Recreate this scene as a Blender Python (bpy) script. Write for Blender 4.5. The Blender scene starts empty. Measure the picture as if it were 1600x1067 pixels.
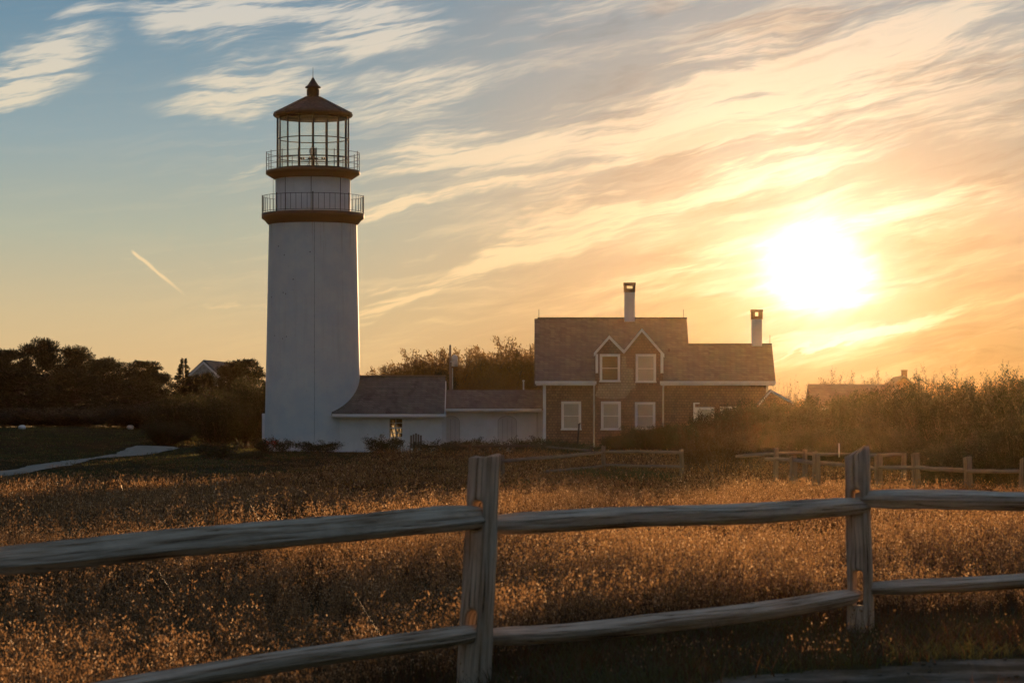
import bpy, bmesh, math, random
import numpy as np
from mathutils import Vector, Matrix
R = math.radians
random.seed(7)
HAZE_D = 0.0000175; HAZE_G = 0.92
C = bpy.context.scene
COL = C.collection

# ---------------------------------------------------------------- camera
F = 4800.0            # focal length in photo pixels (1600 wide)
HZ = 695.0            # horizon row in the photo
EYE = 1.3
cam_d = bpy.data.cameras.new('camera')
cam = bpy.data.objects.new('camera', cam_d); COL.objects.link(cam)
cam.location = (0, 0, EYE); cam.rotation_euler = (R(90), 0, 0)
cam_d.sensor_width = 36; cam_d.lens = F / 1600 * 36
cam_d.shift_y = (HZ - 533.5) / 1600
cam_d.clip_start = 0.5; cam_d.clip_end = 20000
cam_d.dof.use_dof = True; cam_d.dof.focus_distance = 150; cam_d.dof.aperture_fstop = 9
C.camera = cam
C.view_settings.view_transform = 'Standard'; C.view_settings.look = 'None'
C.view_settings.exposure = 0.4; C.view_settings.gamma = 1.0
C.cycles.use_denoising = True
C.cycles.max_bounces = 8; C.cycles.transparent_max_bounces = 16; C.cycles.volume_bounces = 0
C.cycles.diffuse_bounces = 3; C.cycles.glossy_bounces = 3; C.cycles.transmission_bounces = 6

def P(px, py, Y):
    """photo pixel at depth Y -> world point"""
    return Vector(((px - 800) / F * Y, Y, EYE - (py - HZ) / F * Y))

# ---------------------------------------------------------------- sun
SUN_AZ = R(5.67); SUN_EL = R(3.25)
sdir = Vector((math.sin(SUN_AZ) * math.cos(SUN_EL), math.cos(SUN_AZ) * math.cos(SUN_EL), math.sin(SUN_EL)))
sun_d = bpy.data.lights.new('sun', 'SUN'); sun_d.energy = 4.6; sun_d.angle = R(0.6); sun_d.color = (1.0, 0.58, 0.27)
sun = bpy.data.objects.new('sun', sun_d); COL.objects.link(sun)
sun.rotation_euler = sdir.to_track_quat('Z', 'Y').to_euler(); sun.location = (40, 300, 60)

def lin(r, g, b):
    f = lambda c: (c / 255 / 12.92) if c / 255 <= 0.04045 else ((c / 255 + 0.055) / 1.055) ** 2.4
    return (f(r), f(g), f(b))

# ---------------------------------------------------------------- world: Nishita sky with cirrus near the sunset
W = bpy.data.worlds.new('World'); C.world = W; W.use_nodes = True
nt = W.node_tree; nt.nodes.clear()
def N(t, **k):
    n = nt.nodes.new(t)
    for a, b in k.items(): setattr(n, a, b)
    return n
def S(sock, v):
    if hasattr(v, 'is_output') or isinstance(v, bpy.types.NodeSocket): nt.links.new(v, sock)
    else: sock.default_value = v
def M(op, a, b=0.0, c=0.0, clamp=False):
    n = N('ShaderNodeMath', operation=op); n.use_clamp = clamp
    S(n.inputs[0], a); S(n.inputs[1], b); S(n.inputs[2], c); return n.outputs[0]
def VM(op, a, b=(0, 0, 0), s=None):
    n = N('ShaderNodeVectorMath', operation=op); S(n.inputs[0], a); S(n.inputs[1], b)
    if s is not None: S(n.inputs['Scale'], s)
    return n.outputs['Value'] if op in ('LENGTH', 'DOT_PRODUCT', 'DISTANCE') else n.outputs['Vector']
def MR(v, a, b, c=0.0, d=1.0, smooth=True):
    n = N('ShaderNodeMapRange', interpolation_type='SMOOTHSTEP' if smooth else 'LINEAR')
    S(n.inputs[0], v); S(n.inputs[1], a); S(n.inputs[2], b); S(n.inputs[3], c); S(n.inputs[4], d); return n.outputs[0]
def MIX(f, a, b, mode='MIX'):
    n = N('ShaderNodeMix', data_type='RGBA', blend_type=mode); S(n.inputs[0], f); S(n.inputs[6], a); S(n.inputs[7], b); return n.outputs[2]
def RAMP(f, stops):
    n = N('ShaderNodeValToRGB'); S(n.inputs[0], f)
    e = n.color_ramp.elements
    while len(e) < len(stops): e.new(0.5)
    for el, (p, c) in zip(e, stops): el.position = p; el.color = (*lin(*c), 1)
    return n.outputs[0]
def NOISE(vec, scale, detail=6, rough=0.55, dist=0.0, color=False):
    n = N('ShaderNodeTexNoise'); S(n.inputs['Vector'], vec); S(n.inputs['Scale'], scale); S(n.inputs['Detail'], detail)
    S(n.inputs['Roughness'], rough); S(n.inputs['Distortion'], dist); return n.outputs['Color' if color else 0]
def MAP(vec, loc=(0, 0, 0), rot=0.0, sc=(1, 1, 1), kind='TEXTURE'):
    n = N('ShaderNodeMapping', vector_type=kind); S(n.inputs[0], vec)
    n.inputs['Location'].default_value = loc; n.inputs['Rotation'].default_value = (0, 0, rot); n.inputs['Scale'].default_value = sc
    return n.outputs[0]
tc = N('ShaderNodeTexCoord'); D = tc.outputs['Generated']
sx = N('ShaderNodeSeparateXYZ'); nt.links.new(D, sx.inputs[0]); dx, dy, dz = sx.outputs
A = M('MULTIPLY', M('ARCTAN2', dx, dy), 57.2958)            # azimuth, degrees from +Y
E = M('MULTIPLY', M('ARCSINE', dz), 57.2958)                # elevation, degrees
cx = N('ShaderNodeCombineXYZ'); S(cx.inputs[0], A); S(cx.inputs[1], E); PP = cx.outputs[0]
dsun = VM('DISTANCE', PP, (5.67, 3.4, 0))

En = M('DIVIDE', E, 12.0, clamp=True)
left = RAMP(En, [(0.0, (226, 178, 116)), (0.10, (222, 184, 130)), (0.20, (208, 186, 144)), (0.33, (176, 180, 160)), (0.48, (146, 166, 170)), (0.66, (112, 144, 163)), (1.0, (82, 116, 144))])
right = RAMP(En, [(0.0, (186, 126, 66)), (0.10, (190, 142, 82)), (0.22, (194, 158, 110)), (0.36, (196, 174, 142)), (0.5, (180, 172, 154)), (0.66, (164, 170, 168)), (1.0, (120, 138, 150))])
base = MIX(MR(A, -5.5, 6.0), left, right)
c_left = RAMP(En, [(0.0, (238, 196, 132)), (0.15, (240, 204, 146)), (0.3, (244, 216, 168)), (0.5, (228, 214, 186)), (0.68, (208, 204, 194)), (1.0, (190, 192, 196))])
c_right = RAMP(En, [(0.0, (216, 158, 88)), (0.15, (230, 184, 118)), (0.3, (246, 214, 164)), (0.5, (242, 220, 186)), (0.7, (226, 212, 190)), (1.0, (190, 186, 182))])
ccol = MIX(MR(A, -4.0, 5.0), c_left, c_right)

# feathered warp of the sky coordinates
w1 = VM('SCALE', VM('SUBTRACT', NOISE(MAP(PP, rot=R(20), sc=(3.2, 1.2, 1)), 1.0, 4, 0.55, 0.0, True), (0.5, 0.5, 0.5)), s=1.5)
w2 = VM('SCALE', VM('SUBTRACT', NOISE(MAP(PP, rot=R(32), sc=(0.9, 0.28, 1)), 1.0, 5, 0.6, 0.0, True), (0.5, 0.5, 0.5)), s=0.34)
Q = VM('ADD', VM('ADD', PP, w1), w2)
def deg(px, py): return ((px - 800) / F * 57.2958, (HZ - py) / F * 57.2958)
# cirrus banks: (photo centre x, y, half length px, half width px, tilt degrees, amount)
BL = [
 (55, 130, 130, 50, 22, 1.15), (125, 80, 110, 40, 32, 0.85), (20, 170, 130, 22, 8, 0.7),
 (330, 32, 150, 48, -4, 1.15), (480, 8, 260, 34, 4, 1.0), (595, 58, 140, 38, 2, 1.25), (560, 82, 70, 26, -25, 0.6),
 (400, 140, 200, 50, 12, 0.75), (330, 175, 110, 36, 8, 0.55), (640, 150, 220, 45, 8, 0.7), (880, 30, 170, 30, 10, 0.6),
 (760, 230, 260, 60, 12, 0.85), (640, 262, 170, 26, 10, 0.6), (395, 272, 50, 12, 10, 0.5),
 (700, 318, 240, 16, 12, 0.9), (620, 345, 90, 8, 10, 0.7),
 (620, 470, 150, 22, 24, 0.95), (760, 410, 150, 30, 24, 1.0), (900, 345, 170, 40, 22, 1.0), (590, 492, 90, 9, 22, 0.5),
 (600, 440, 90, 9, 6, 0.55), (380, 474, 90, 6, 4, 0.5), (500, 462, 60, 6, 8, 0.3),
 (1100, 190, 420, 150, 26, 0.8), (1400, 90, 420, 120, 18, 0.85), (1050, 280, 260, 70, 20, 0.75), (1250, 250, 300, 60, 12, 0.6),
 (1480, 330, 260, 60, 10, 0.65), (980, 450, 260, 34, 14, 0.6), (1430, 500, 240, 16, 18, 0.8), (1310, 545, 110, 6, 16, 1.0),
 (1480, 556, 80, 5, 6, 0.6), (1180, 140, 300, 40, 28, 0.55), (1540, 200, 220, 40, 14, 0.5),
 (1080, 400, 200, 40, 12, 0.5), (230, 410, 70, 12, -12, 0.35), (318, 412, 20, 4, -10, 0.3), (330, 440, 35, 4, -5, 0.25),
]
dens = None
for (bx, by, L, Wd, t, am) in BL:
    a, e = deg(bx, by); k = 57.2958 / F
    d = VM('LENGTH', MAP(Q, loc=(a, e, 0), rot=R(t), sc=(L * k * 1.25, Wd * k * 1.5, 1)))
    b = M('MULTIPLY', MR(d, 1.0, 0.0), am)
    dens = b if dens is None else M('MAXIMUM', M('ADD', dens, M('MULTIPLY', b, 0.35)), b)
w1s = VM('SCALE', w1, s=0.45)
fib = NOISE(MAP(VM('ADD', PP, w1s), rot=R(12), sc=(2.8, 0.22, 1)), 1.0, 9, 0.58, 0.15)
fib2 = NOISE(MAP(VM('ADD', PP, w1s), rot=R(24), sc=(1.7, 0.17, 1)), 1.0, 8, 0.58, 0.2)
fine = NOISE(MAP(VM('ADD', PP, VM('SCALE', w2, s=0.3)), rot=R(14), sc=(0.7, 0.05, 1)), 1.0, 6, 0.6)
wisp = M('ADD', M('ADD', M('MULTIPLY', fib, 0.5), M('MULTIPLY', fib2, 0.34)), M('MULTIPLY', fine, 0.16))
big = NOISE(MAP(VM('ADD', PP, w1s), loc=(5, 2, 0), rot=R(12), sc=(6.5, 0.62, 1)), 1.0, 7, 0.55, 0.2)
flat_ = NOISE(MAP(VM('ADD', PP, w1s), loc=(1, 7, 0), rot=R(6), sc=(3.0, 0.24, 1)), 1.0, 8, 0.56, 0.2)
wr_ = M('ADD', M('MULTIPLY', big, 0.62), M('MULTIPLY', wisp, 0.38)); wl_ = M('ADD', M('MULTIPLY', flat_, 0.6), M('MULTIPLY', wisp, 0.4)); kk = MR(A, -4.0, 3.0)
wisp = M('ADD', M('MULTIPLY', wr_, kk), M('MULTIPLY', wl_, M('SUBTRACT', 1.0, kk)))
wv = MR(wisp, 0.40, 0.58)
dens = M('MULTIPLY', dens, M('ADD', 0.78, M('MULTIPLY', MR(NOISE(MAP(VM('ADD', PP, w1s), loc=(2, 3, 0), rot=R(12), sc=(1.1, 0.07, 1)), 1.0, 7, 0.62, 0.1), 0.38, 0.64), 0.4)))
cl = MR(M('MULTIPLY', dens, M('ADD', 0.22, M('MULTIPLY', wv, 1.05))), 0.05, 0.85, smooth=True)
thin = M('MULTIPLY', MR(wisp, 0.47, 0.62), MR(A, -8.0, 3.0, 0.04, 0.6))
cl = M('MAXIMUM', cl, M('MULTIPLY', thin, MR(E, 0.2, 2.0)))
# contrail
a0, e0 = deg(210, 395); a1, e1 = deg(297, 468)
ang = math.atan2(e1 - e0, a1 - a0); ln = math.hypot(a1 - a0, e1 - e0)
ctw = VM('ADD', PP, VM('SCALE', VM('SUBTRACT', NOISE(PP, 2.2, 2, 0.5, 0.0, True), (0.5, 0.5, 0.5)), s=0.09))
cs = N('ShaderNodeSeparateXYZ'); S(cs.inputs[0], MAP(ctw, loc=(a0, e0, 0), rot=ang, sc=(ln, 0.045, 1)))
ct = M('MULTIPLY', MR(M('ABSOLUTE', cs.outputs[1]), 1.0, 0.2), M('MULTIPLY', MR(cs.outputs[0], -0.04, 0.05), MR(cs.outputs[0], 1.05, 0.5, 0.0, 1.0)))
cl = M('MAXIMUM', cl, M('MULTIPLY', ct, 0.9))
skyc = MIX(M('MULTIPLY', cl, 0.95), base, ccol)
# denser grey-violet streaks inside the bright veil on the sun's side
grey = M('MULTIPLY', MR(NOISE(MAP(VM('ADD', PP, w1s), loc=(3, 1, 0), rot=R(11), sc=(3.4, 0.55, 1)), 1.0, 7, 0.6, 0.5), 0.48, 0.66), MR(A, -2.0, 5.0, 0.0, 0.85))
skyc = MIX(grey, skyc, MIX(1.0, skyc, (0.74, 0.71, 0.70, 1), 'MULTIPLY'))
# forward scatter in the cirrus round the sun
dsw = VM('DISTANCE', VM('ADD', PP, VM('SCALE', VM('ADD', w1, w2), s=1.0)), (5.6, 3.25, 0))
g1 = M('MULTIPLY', M('POWER', 2.71828, M('MULTIPLY', dsw, -1.25)), 3.8)
g2 = M('MULTIPLY', M('POWER', 2.71828, M('MULTIPLY', dsun, -0.30)), 0.06)
disc = M('MULTIPLY', MR(dsw, 1.25, 0.1), 1.5)
mod = M('ADD', 0.45, M('MULTIPLY', cl, 0.9))
glow = VM('ADD', VM('SCALE', (1.0, 0.92, 0.74), s=M('MULTIPLY', M('ADD', g1, g2), mod)), VM('SCALE', (1.0, 0.85, 0.55), s=disc))
custom = VM('SCALE', VM('ADD', skyc, glow), s=10.0 / 1.32)
sky = N('ShaderNodeTexSky', sky_type='NISHITA', sun_disc=False, sun_elevation=SUN_EL, sun_rotation=SUN_AZ, altitude=20, air_density=1.0, dust_density=1.6, ozone_density=1.4)
nish = VM('MULTIPLY', VM('SCALE', sky.outputs[0], s=MR(E, 20.0, 70.0, 0.80, 4.2)), (0.84, 0.83, 0.88))
near = M('MULTIPLY', MR(E, 24.0, 10.0), MR(M('ABSOLUTE', A), 50.0, 14.0))
full = MIX(near, nish, custom)
bg = N('ShaderNodeBackground'); S(bg.inputs[0], full); bg.inputs[1].default_value = 0.1
out = N('ShaderNodeOutputWorld'); nt.links.new(bg.outputs[0], out.inputs[0])
W.cycles.sampling_method = 'MANUAL'; W.cycles.sample_map_resolution = 2048

# ---------------------------------------------------------------- helpers
def tag(o, label=None, cat=None, group=None, kind=None):
    if label: o['label'] = label
    if cat: o['category'] = cat
    if group: o['group'] = group
    if kind: o['kind'] = kind
    return o
def thing(name, label, cat, loc, group=None):
    o = bpy.data.objects.new(name, None); COL.objects.link(o); o.location = loc; o.empty_display_size = 0.2
    tag(o, label, cat, group); return o
def worldloc(o):
    v = Vector((0, 0, 0))
    while o is not None:
        v = v + o.location; o = o.parent
    return v
def copy_tree(o, parent=None):
    c = o.copy(); COL.objects.link(c)
    if parent is not None: c.parent = parent
    for ch in list(o.children): copy_tree(ch, c)
    return c
def fast_mesh(name, V, Fc, mat, parent=None, loc=None, mats=None, midx=None, smooth=False, uv=None):
    """V (n,3) array, Fc (m,k) int array"""
    me = bpy.data.meshes.new(name)
    V = np.asarray(V, dtype=np.float32); Fc = np.asarray(Fc, dtype=np.int32)
    m, k = Fc.shape
    me.vertices.add(len(V)); me.vertices.foreach_set('co', V.ravel())
    me.loops.add(m * k); me.loops.foreach_set('vertex_index', Fc.ravel())
    me.polygons.add(m); me.polygons.foreach_set('loop_start', np.arange(0, m * k, k, dtype=np.int32))
    try: me.polygons.foreach_set('loop_total', np.full(m, k, dtype=np.int32))
    except Exception: pass
    for mm in (mats or [mat]): me.materials.append(mm)
    if midx is not None: me.polygons.foreach_set('material_index', np.asarray(midx, dtype=np.int32))
    if uv is not None:
        l = me.uv_layers.new(name='UVMap'); l.data.foreach_set('uv', np.asarray(uv, dtype=np.float32)[Fc.ravel()].ravel())
    me.update(calc_edges=True)
    if smooth: me.polygons.foreach_set('use_smooth', np.ones(m, dtype=bool))
    o = bpy.data.objects.new(name, me); COL.objects.link(o)
    if parent: o.parent = parent
    if loc is not None: o.location = loc
    return o

class MB:
    """collects solids given in world coordinates and links them as one mesh"""
    def __init__(s): s.v = []; s.f = []; s.sm = []
    def add(s, vs, fs, smooth=False):
        b = len(s.v); s.v += [tuple(v) for v in vs]
        for f in fs: s.f.append(tuple(b + i for i in f)); s.sm.append(smooth)
    def box(s, x0, x1, y0, y1, z0, z1):
        s.add([(x0, y0, z0), (x1, y0, z0), (x1, y1, z0), (x0, y1, z0), (x0, y0, z1), (x1, y0, z1), (x1, y1, z1), (x0, y1, z1)],
              [(0, 3, 2, 1), (4, 5, 6, 7), (0, 1, 5, 4), (1, 2, 6, 5), (2, 3, 7, 6), (3, 0, 4, 7)])
    def prism(s, pts, off):
        """closed polygon of 3D points extruded by the vector off"""
        n = len(pts); off = Vector(off); a = [Vector(p) for p in pts]
        s.add(a + [p + off for p in a], [tuple(range(n))[::-1], tuple(range(n, 2 * n))] + [(i, (i + 1) % n, n + (i + 1) % n, n + i) for i in range(n)])
    def bar(s, a, b, w, h=None, up=(0, 0, 1)):
        a, b = Vector(a), Vector(b); d = (b - a).normalized(); up = Vector(up)
        if abs(d.dot(up)) > 0.98: up = Vector((0, 1, 0))
        x = d.cross(up).normalized(); z = x.cross(d); h = h or w
        q = [x * -w / 2 + z * -h / 2, x * w / 2 + z * -h / 2, x * w / 2 + z * h / 2, x * -w / 2 + z * h / 2]
        s.add([a + p for p in q] + [b + p for p in q], [(3, 2, 1, 0), (4, 5, 6, 7), (0, 1, 5, 4), (1, 2, 6, 5), (2, 3, 7, 6), (3, 0, 4, 7)])
    def tube(s, pts, rs, n=8):
        pts = [Vector(p) for p in pts]
        if not isinstance(rs, (list, tuple)): rs = [rs] * len(pts)
        vs = []
        for i, p in enumerate(pts):
            d = (pts[min(i + 1, len(pts) - 1)] - pts[max(i - 1, 0)]).normalized()
            u = Vector((0, 1, 0)) if abs(d.z) > 0.9 else Vector((0, 0, 1))
            x = d.cross(u).normalized(); y = d.cross(x)
            for k in range(n):
                t = 2 * math.pi * k / n; vs.append(p + (x * math.cos(t) + y * math.sin(t)) * rs[i])
        fs = [(i * n + k, i * n + (k + 1) % n, (i + 1) * n + (k + 1) % n, (i + 1) * n + k) for i in range(len(pts) - 1) for k in range(n)]
        fs += [tuple(range(n))[::-1], tuple(range((len(pts) - 1) * n, len(pts) * n))]
        s.add(vs, fs, True)
    def lathe(s, c, prof, n=48, smooth=True, a0=0.0):
        """prof: list of (r, z)"""
        vs = []
        for r, z in prof:
            for k in range(n):
                t = a0 + 2 * math.pi * k / n; vs.append((c[0] + r * math.sin(t), c[1] - r * math.cos(t), z))
        m = len(prof)
        fs = [(i * n + k, i * n + (k + 1) % n, (i + 1) * n + (k + 1) % n, (i + 1) * n + k) for i in range(m - 1) for k in range(n)]
        s.add(vs, fs, smooth)
    def ring(s, c, r, z, t, n=64, a0=0.0):
        """thin torus rail of radius r and tube radius t"""
        vs = []; k = 6
        for i in range(n):
            a = a0 + 2 * math.pi * i / n
            for j in range(k):
                b = 2 * math.pi * j / k; rr = r + t * math.cos(b)
                vs.append((c[0] + rr * math.sin(a), c[1] - rr * math.cos(a), z + t * math.sin(b)))
        s.add(vs, [(i * k + j, ((i + 1) % n) * k + j, ((i + 1) % n) * k + (j + 1) % k, i * k + (j + 1) % k) for i in range(n) for j in range(k)], True)
    def build(s, name, mat, parent=None, bevel=0.0):
        og = worldloc(parent) if parent is not None else Vector((0, 0, 0))
        if parent is None and s.v:
            a = np.array(s.v); og = Vector(((a[:, 0].min() + a[:, 0].max()) / 2, (a[:, 1].min() + a[:, 1].max()) / 2, a[:, 2].min()))
        me = bpy.data.meshes.new(name)
        me.from_pydata([(v[0] - og.x, v[1] - og.y, v[2] - og.z) for v in s.v], [], s.f)
        me.polygons.foreach_set('use_smooth', s.sm); me.materials.append(mat); me.update()
        bm = bmesh.new(); bm.from_mesh(me); bmesh.ops.recalc_face_normals(bm, faces=bm.faces); bm.to_mesh(me); bm.free()
        o = bpy.data.objects.new(name, me); COL.objects.link(o)
        if parent is not None: o.parent = parent
        else: o.location = og
        if bevel:
            b = o.modifiers.new('bevel', 'BEVEL'); b.width = bevel; b.segments = 2; b.limit_method = 'ANGLE'
        return o

# ---------------------------------------------------------------- materials
MATS = {}
def newmat(name):
    m = bpy.data.materials.new(name); m.use_nodes = True; m.node_tree.nodes.clear(); return m
class T:
    """tiny node-tree writer"""
    def __init__(s, m): s.m = m; s.t = m.node_tree
    def n(s, kind, **k):
        x = s.t.nodes.new(kind)
        for a, b in k.items(): setattr(x, a, b)
        return x
    def set(s, sock, v):
        if isinstance(v, bpy.types.NodeSocket): s.t.links.new(v, sock)
        elif isinstance(v, tuple) and len(v) == 3 and len(getattr(sock, 'default_value', (0, 0, 0))) == 4: sock.default_value = (*v, 1)
        else: sock.default_value = v
    def coord(s, which='Object'): return s.n('ShaderNodeTexCoord').outputs[which]
    def pos(s): return s.n('ShaderNodeNewGeometry').outputs['Position']
    def mapping(s, v, sc=(1, 1, 1), rot=(0, 0, 0)):
        x = s.n('ShaderNodeMapping'); s.set(x.inputs[0], v); x.inputs['Scale'].default_value = sc; x.inputs['Rotation'].default_value = rot; return x.outputs[0]
    def noise(s, v, sc, det=5, ro=0.55, dist=0.0):
        x = s.n('ShaderNodeTexNoise'); s.set(x.inputs['Vector'], v); x.inputs['Scale'].default_value = sc; x.inputs['Detail'].default_value = det
        x.inputs['Roughness'].default_value = ro; x.inputs['Distortion'].default_value = dist; return x.outputs[0]
    def ramp(s, f, stops):
        x = s.n('ShaderNodeValToRGB'); s.set(x.inputs[0], f); e = x.color_ramp.elements
        while len(e) < len(stops): e.new(0.5)
        for el, (p, c) in zip(e, stops): el.position = p; el.color = (*c, 1)
        return x.outputs[0]
    def mr(s, v, a, b, c=0.0, d=1.0):
        x = s.n('ShaderNodeMapRange', interpolation_type='SMOOTHSTEP'); s.set(x.inputs[0], v)
        for i, q in enumerate((a, b, c, d)): x.inputs[i + 1].default_value = q
        return x.outputs[0]
    def mix(s, f, a, b, mode='MIX'):
        x = s.n('ShaderNodeMix', data_type='RGBA', blend_type=mode); s.set(x.inputs[0], f); s.set(x.inputs[6], a); s.set(x.inputs[7], b); return x.outputs[2]
    def math(s, op, a, b=0.0):
        x = s.n('ShaderNodeMath', operation=op); s.set(x.inputs[0], a); s.set(x.inputs[1], b); return x.outputs[0]
    def bump(s, h, strength=0.4, dist=0.02):
        x = s.n('ShaderNodeBump'); s.set(x.inputs['Height'], h); x.inputs['Strength'].default_value = strength; x.inputs['Distance'].default_value = dist; return x.outputs[0]
    def principled(s, col, rough=0.8, metal=0.0, normal=None, spec=0.4):
        x = s.n('ShaderNodeBsdfPrincipled'); s.set(x.inputs['Base Color'], col); s.set(x.inputs['Roughness'], rough); x.inputs['Metallic'].default_value = metal
        x.inputs['Specular IOR Level'].default_value = spec
        if normal is not None: s.set(x.inputs['Normal'], normal)
        return x.outputs[0]
    def out(s, sh): s.t.links.new(sh, s.n('ShaderNodeOutputMaterial').inputs[0]); return s.m

def m_paint(name, c, var=0.06, rough=0.6, dirt=(0.45, 0.40, 0.34), dirt_amt=0.25, bump=0.15):
    t = T(newmat(name)); p = t.coord()
    a = t.noise(p, 1.3, 6, 0.6); b = t.noise(t.mapping(p, (6, 6, 0.7)), 1.0, 5, 0.6); g = t.noise(p, 22, 4, 0.6)
    col = t.mix(t.mr(a, 0.3, 0.7), tuple(x * (1 - var) for x in c), tuple(min(1, x * (1 + var)) for x in c))
    col = t.mix(t.mr(b, 0.56, 0.80, 0, dirt_amt), col, dirt)
    return t.out(t.principled(col, rough, normal=t.bump(g, bump, 0.01)))
def m_shingle(name, c1, c2, mortar, course, width, stain=None, st=0.5, bump=0.6, squash=1.0):
    t = T(newmat(name)); p = t.coord()
    s = t.n('ShaderNodeSeparateXYZ'); t.set(s.inputs[0], p)
    cb = t.n('ShaderNodeCombineXYZ'); t.set(cb.inputs[0], t.math('ADD', s.outputs[0], s.outputs[1])); t.set(cb.inputs[1], s.outputs[2])
    wob = t.noise(p, 3.0, 3); 
    vv = t.n('ShaderNodeVectorMath', operation='ADD'); t.set(vv.inputs[0], cb.outputs[0])
    c3 = t.n('ShaderNodeCombineXYZ'); t.set(c3.inputs[1], t.math('MULTIPLY', wob, 0.03)); t.set(vv.inputs[1], c3.outputs[0])
    b = t.n('ShaderNodeTexBrick'); t.set(b.inputs['Vector'], vv.outputs[0])
    b.inputs['Scale'].default_value = 1.0; b.inputs['Brick Width'].default_value = width; b.inputs['Row Height'].default_value = course
    b.inputs['Mortar Size'].default_value = course * 0.07; b.inputs['Mortar Smooth'].default_value = 0.4; b.inputs['Bias'].default_value = 0.0
    b.inputs['Color1'].default_value = (*c1, 1); b.inputs['Color2'].default_value = (*c2, 1); b.inputs['Mortar'].default_value = (*mortar, 1)
    n1 = t.noise(p, 0.8, 6, 0.65); n2 = t.noise(t.mapping(p, (9, 9, 9)), 1.0, 4)
    col = t.mix(t.mr(n1, 0.35, 0.7, 0, 0.55), b.outputs['Color'], tuple(x * 0.62 for x in c1))
    col = t.mix(t.mr(n2, 0.5, 0.8, 0, 0.35), col, tuple(min(1, x * 1.5) for x in c2))
    if stain: col = t.mix(t.mr(t.noise(t.mapping(p, (1.4, 1.4, 0.45)), 1.0, 4, 0.6, 0.5), 0.52, 0.66, 0, st), col, stain)
    # each course overhangs the one below: a saw-tooth height
    fr = t.math('FRACT', t.math('DIVIDE', s.outputs[2], course))
    h = t.math('ADD', t.math('MULTIPLY', t.math('SUBTRACT', 1.0, fr), 0.7), t.math('MULTIPLY', b.outputs['Fac'], -0.5))
    return t.out(t.principled(col, 0.85, normal=t.bump(h, bump, 0.02), spec=0.2))
def m_wood(name, a, b, dark, rough=0.85):
    t = T(newmat(name)); uv = t.coord('UV')
    g1 = t.noise(t.mapping(uv, (0.9, 9, 1)), 1.6, 8, 0.62, 0.6)
    g2 = t.noise(t.mapping(uv, (0.6, 30, 1)), 2.2, 6, 0.6, 0.2)
    pt = t.noise(t.coord(), 2.4, 5, 0.6)
    kn = t.noise(t.mapping(uv, (2.2, 6, 1)), 1.1, 2, 0.5, 1.2)
    col = t.ramp(t.math('ADD', t.math('MULTIPLY', g1, 0.6), t.math('MULTIPLY', g2, 0.4)), [(0.37, dark), (0.43, a), (0.53, b), (0.7, tuple(x * 1.25 for x in b))])
    col = t.mix(t.mr(pt, 0.5, 0.75, 0, 0.45), col, tuple(x * 0.6 for x in a))
    col = t.mix(t.mr(kn, 0.66, 0.74, 0, 0.7), col, dark)
    h = t.math('ADD', t.math('MULTIPLY', g1, 0.5), g2)
    return t.out(t.principled(col, rough, normal=t.bump(h, 1.0, 0.02), spec=0.25))
def m_leaf(name, c1, c2, trans=0.5, tcol=None, rough=0.6, nscale=0.35):
    t = T(newmat(name)); p = t.pos()
    n = t.noise(p, nscale, 3, 0.5); n2 = t.noise(p, 9.0, 2, 0.5)
    k = t.mr(t.math('ADD', t.math('MULTIPLY', n, 0.6), t.math('MULTIPLY', n2, 0.4)), 0.35, 0.65)
    col = t.mix(k, c1, c2)
    d = t.n('ShaderNodeBsdfPrincipled'); t.set(d.inputs['Base Color'], col); d.inputs['Roughness'].default_value = rough; d.inputs['Specular IOR Level'].default_value = 0.25
    tr = t.n('ShaderNodeBsdfTranslucent'); t.set(tr.inputs[0], t.mix(k, tcol or tuple(min(1, x * 1.6) for x in c1), tuple(min(1, x * 1.3) for x in (tcol or c2))))
    mx = t.n('ShaderNodeMixShader'); mx.inputs[0].default_value = trans; t.set(mx.inputs[1], d.outputs[0]); t.set(mx.inputs[2], tr.outputs[0])
    return t.out(mx.outputs[0])
def m_metal(name, c, rough=0.5, metal=0.6):
    t = T(newmat(name)); p = t.coord(); n = t.noise(p, 5, 5, 0.6)
    col = t.mix(t.mr(n, 0.4, 0.7), c, tuple(x * 0.6 + 0.01 for x in c))
    return t.out(t.principled(col, t.mr(n, 0.3, 0.7, rough - 0.12, rough + 0.12), metal))
def m_glass(name, tint=(1, 1, 1), gl=0.08, rough=0.02):
    t = T(newmat(name)); n = t.noise(t.coord(), 1.5, 4)
    a = t.n('ShaderNodeBsdfTransparent'); a.inputs[0].default_value = (*tint, 1)
    g = t.n('ShaderNodeBsdfGlossy'); g.inputs['Roughness'].default_value = rough
    d = t.n('ShaderNodeBsdfTranslucent'); d.inputs[0].default_value = (0.8, 0.8, 0.76, 1)
    fz = t.n('ShaderNodeLayerWeight'); fz.inputs[0].default_value = 0.15
    m1 = t.n('ShaderNodeMixShader'); t.set(m1.inputs[0], t.mr(n, 0.3, 0.8, 0.01, 0.06)); t.set(m1.inputs[1], a.outputs[0]); t.set(m1.inputs[2], d.outputs[0])
    m2 = t.n('ShaderNodeMixShader'); t.set(m2.inputs[0], t.math('ADD', t.math('MULTIPLY', fz.outputs[0], 0.6), gl)); t.set(m2.inputs[1], m1.outputs[0]); t.set(m2.inputs[2], g.outputs[0])
    return t.out(m2.outputs[0])

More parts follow.
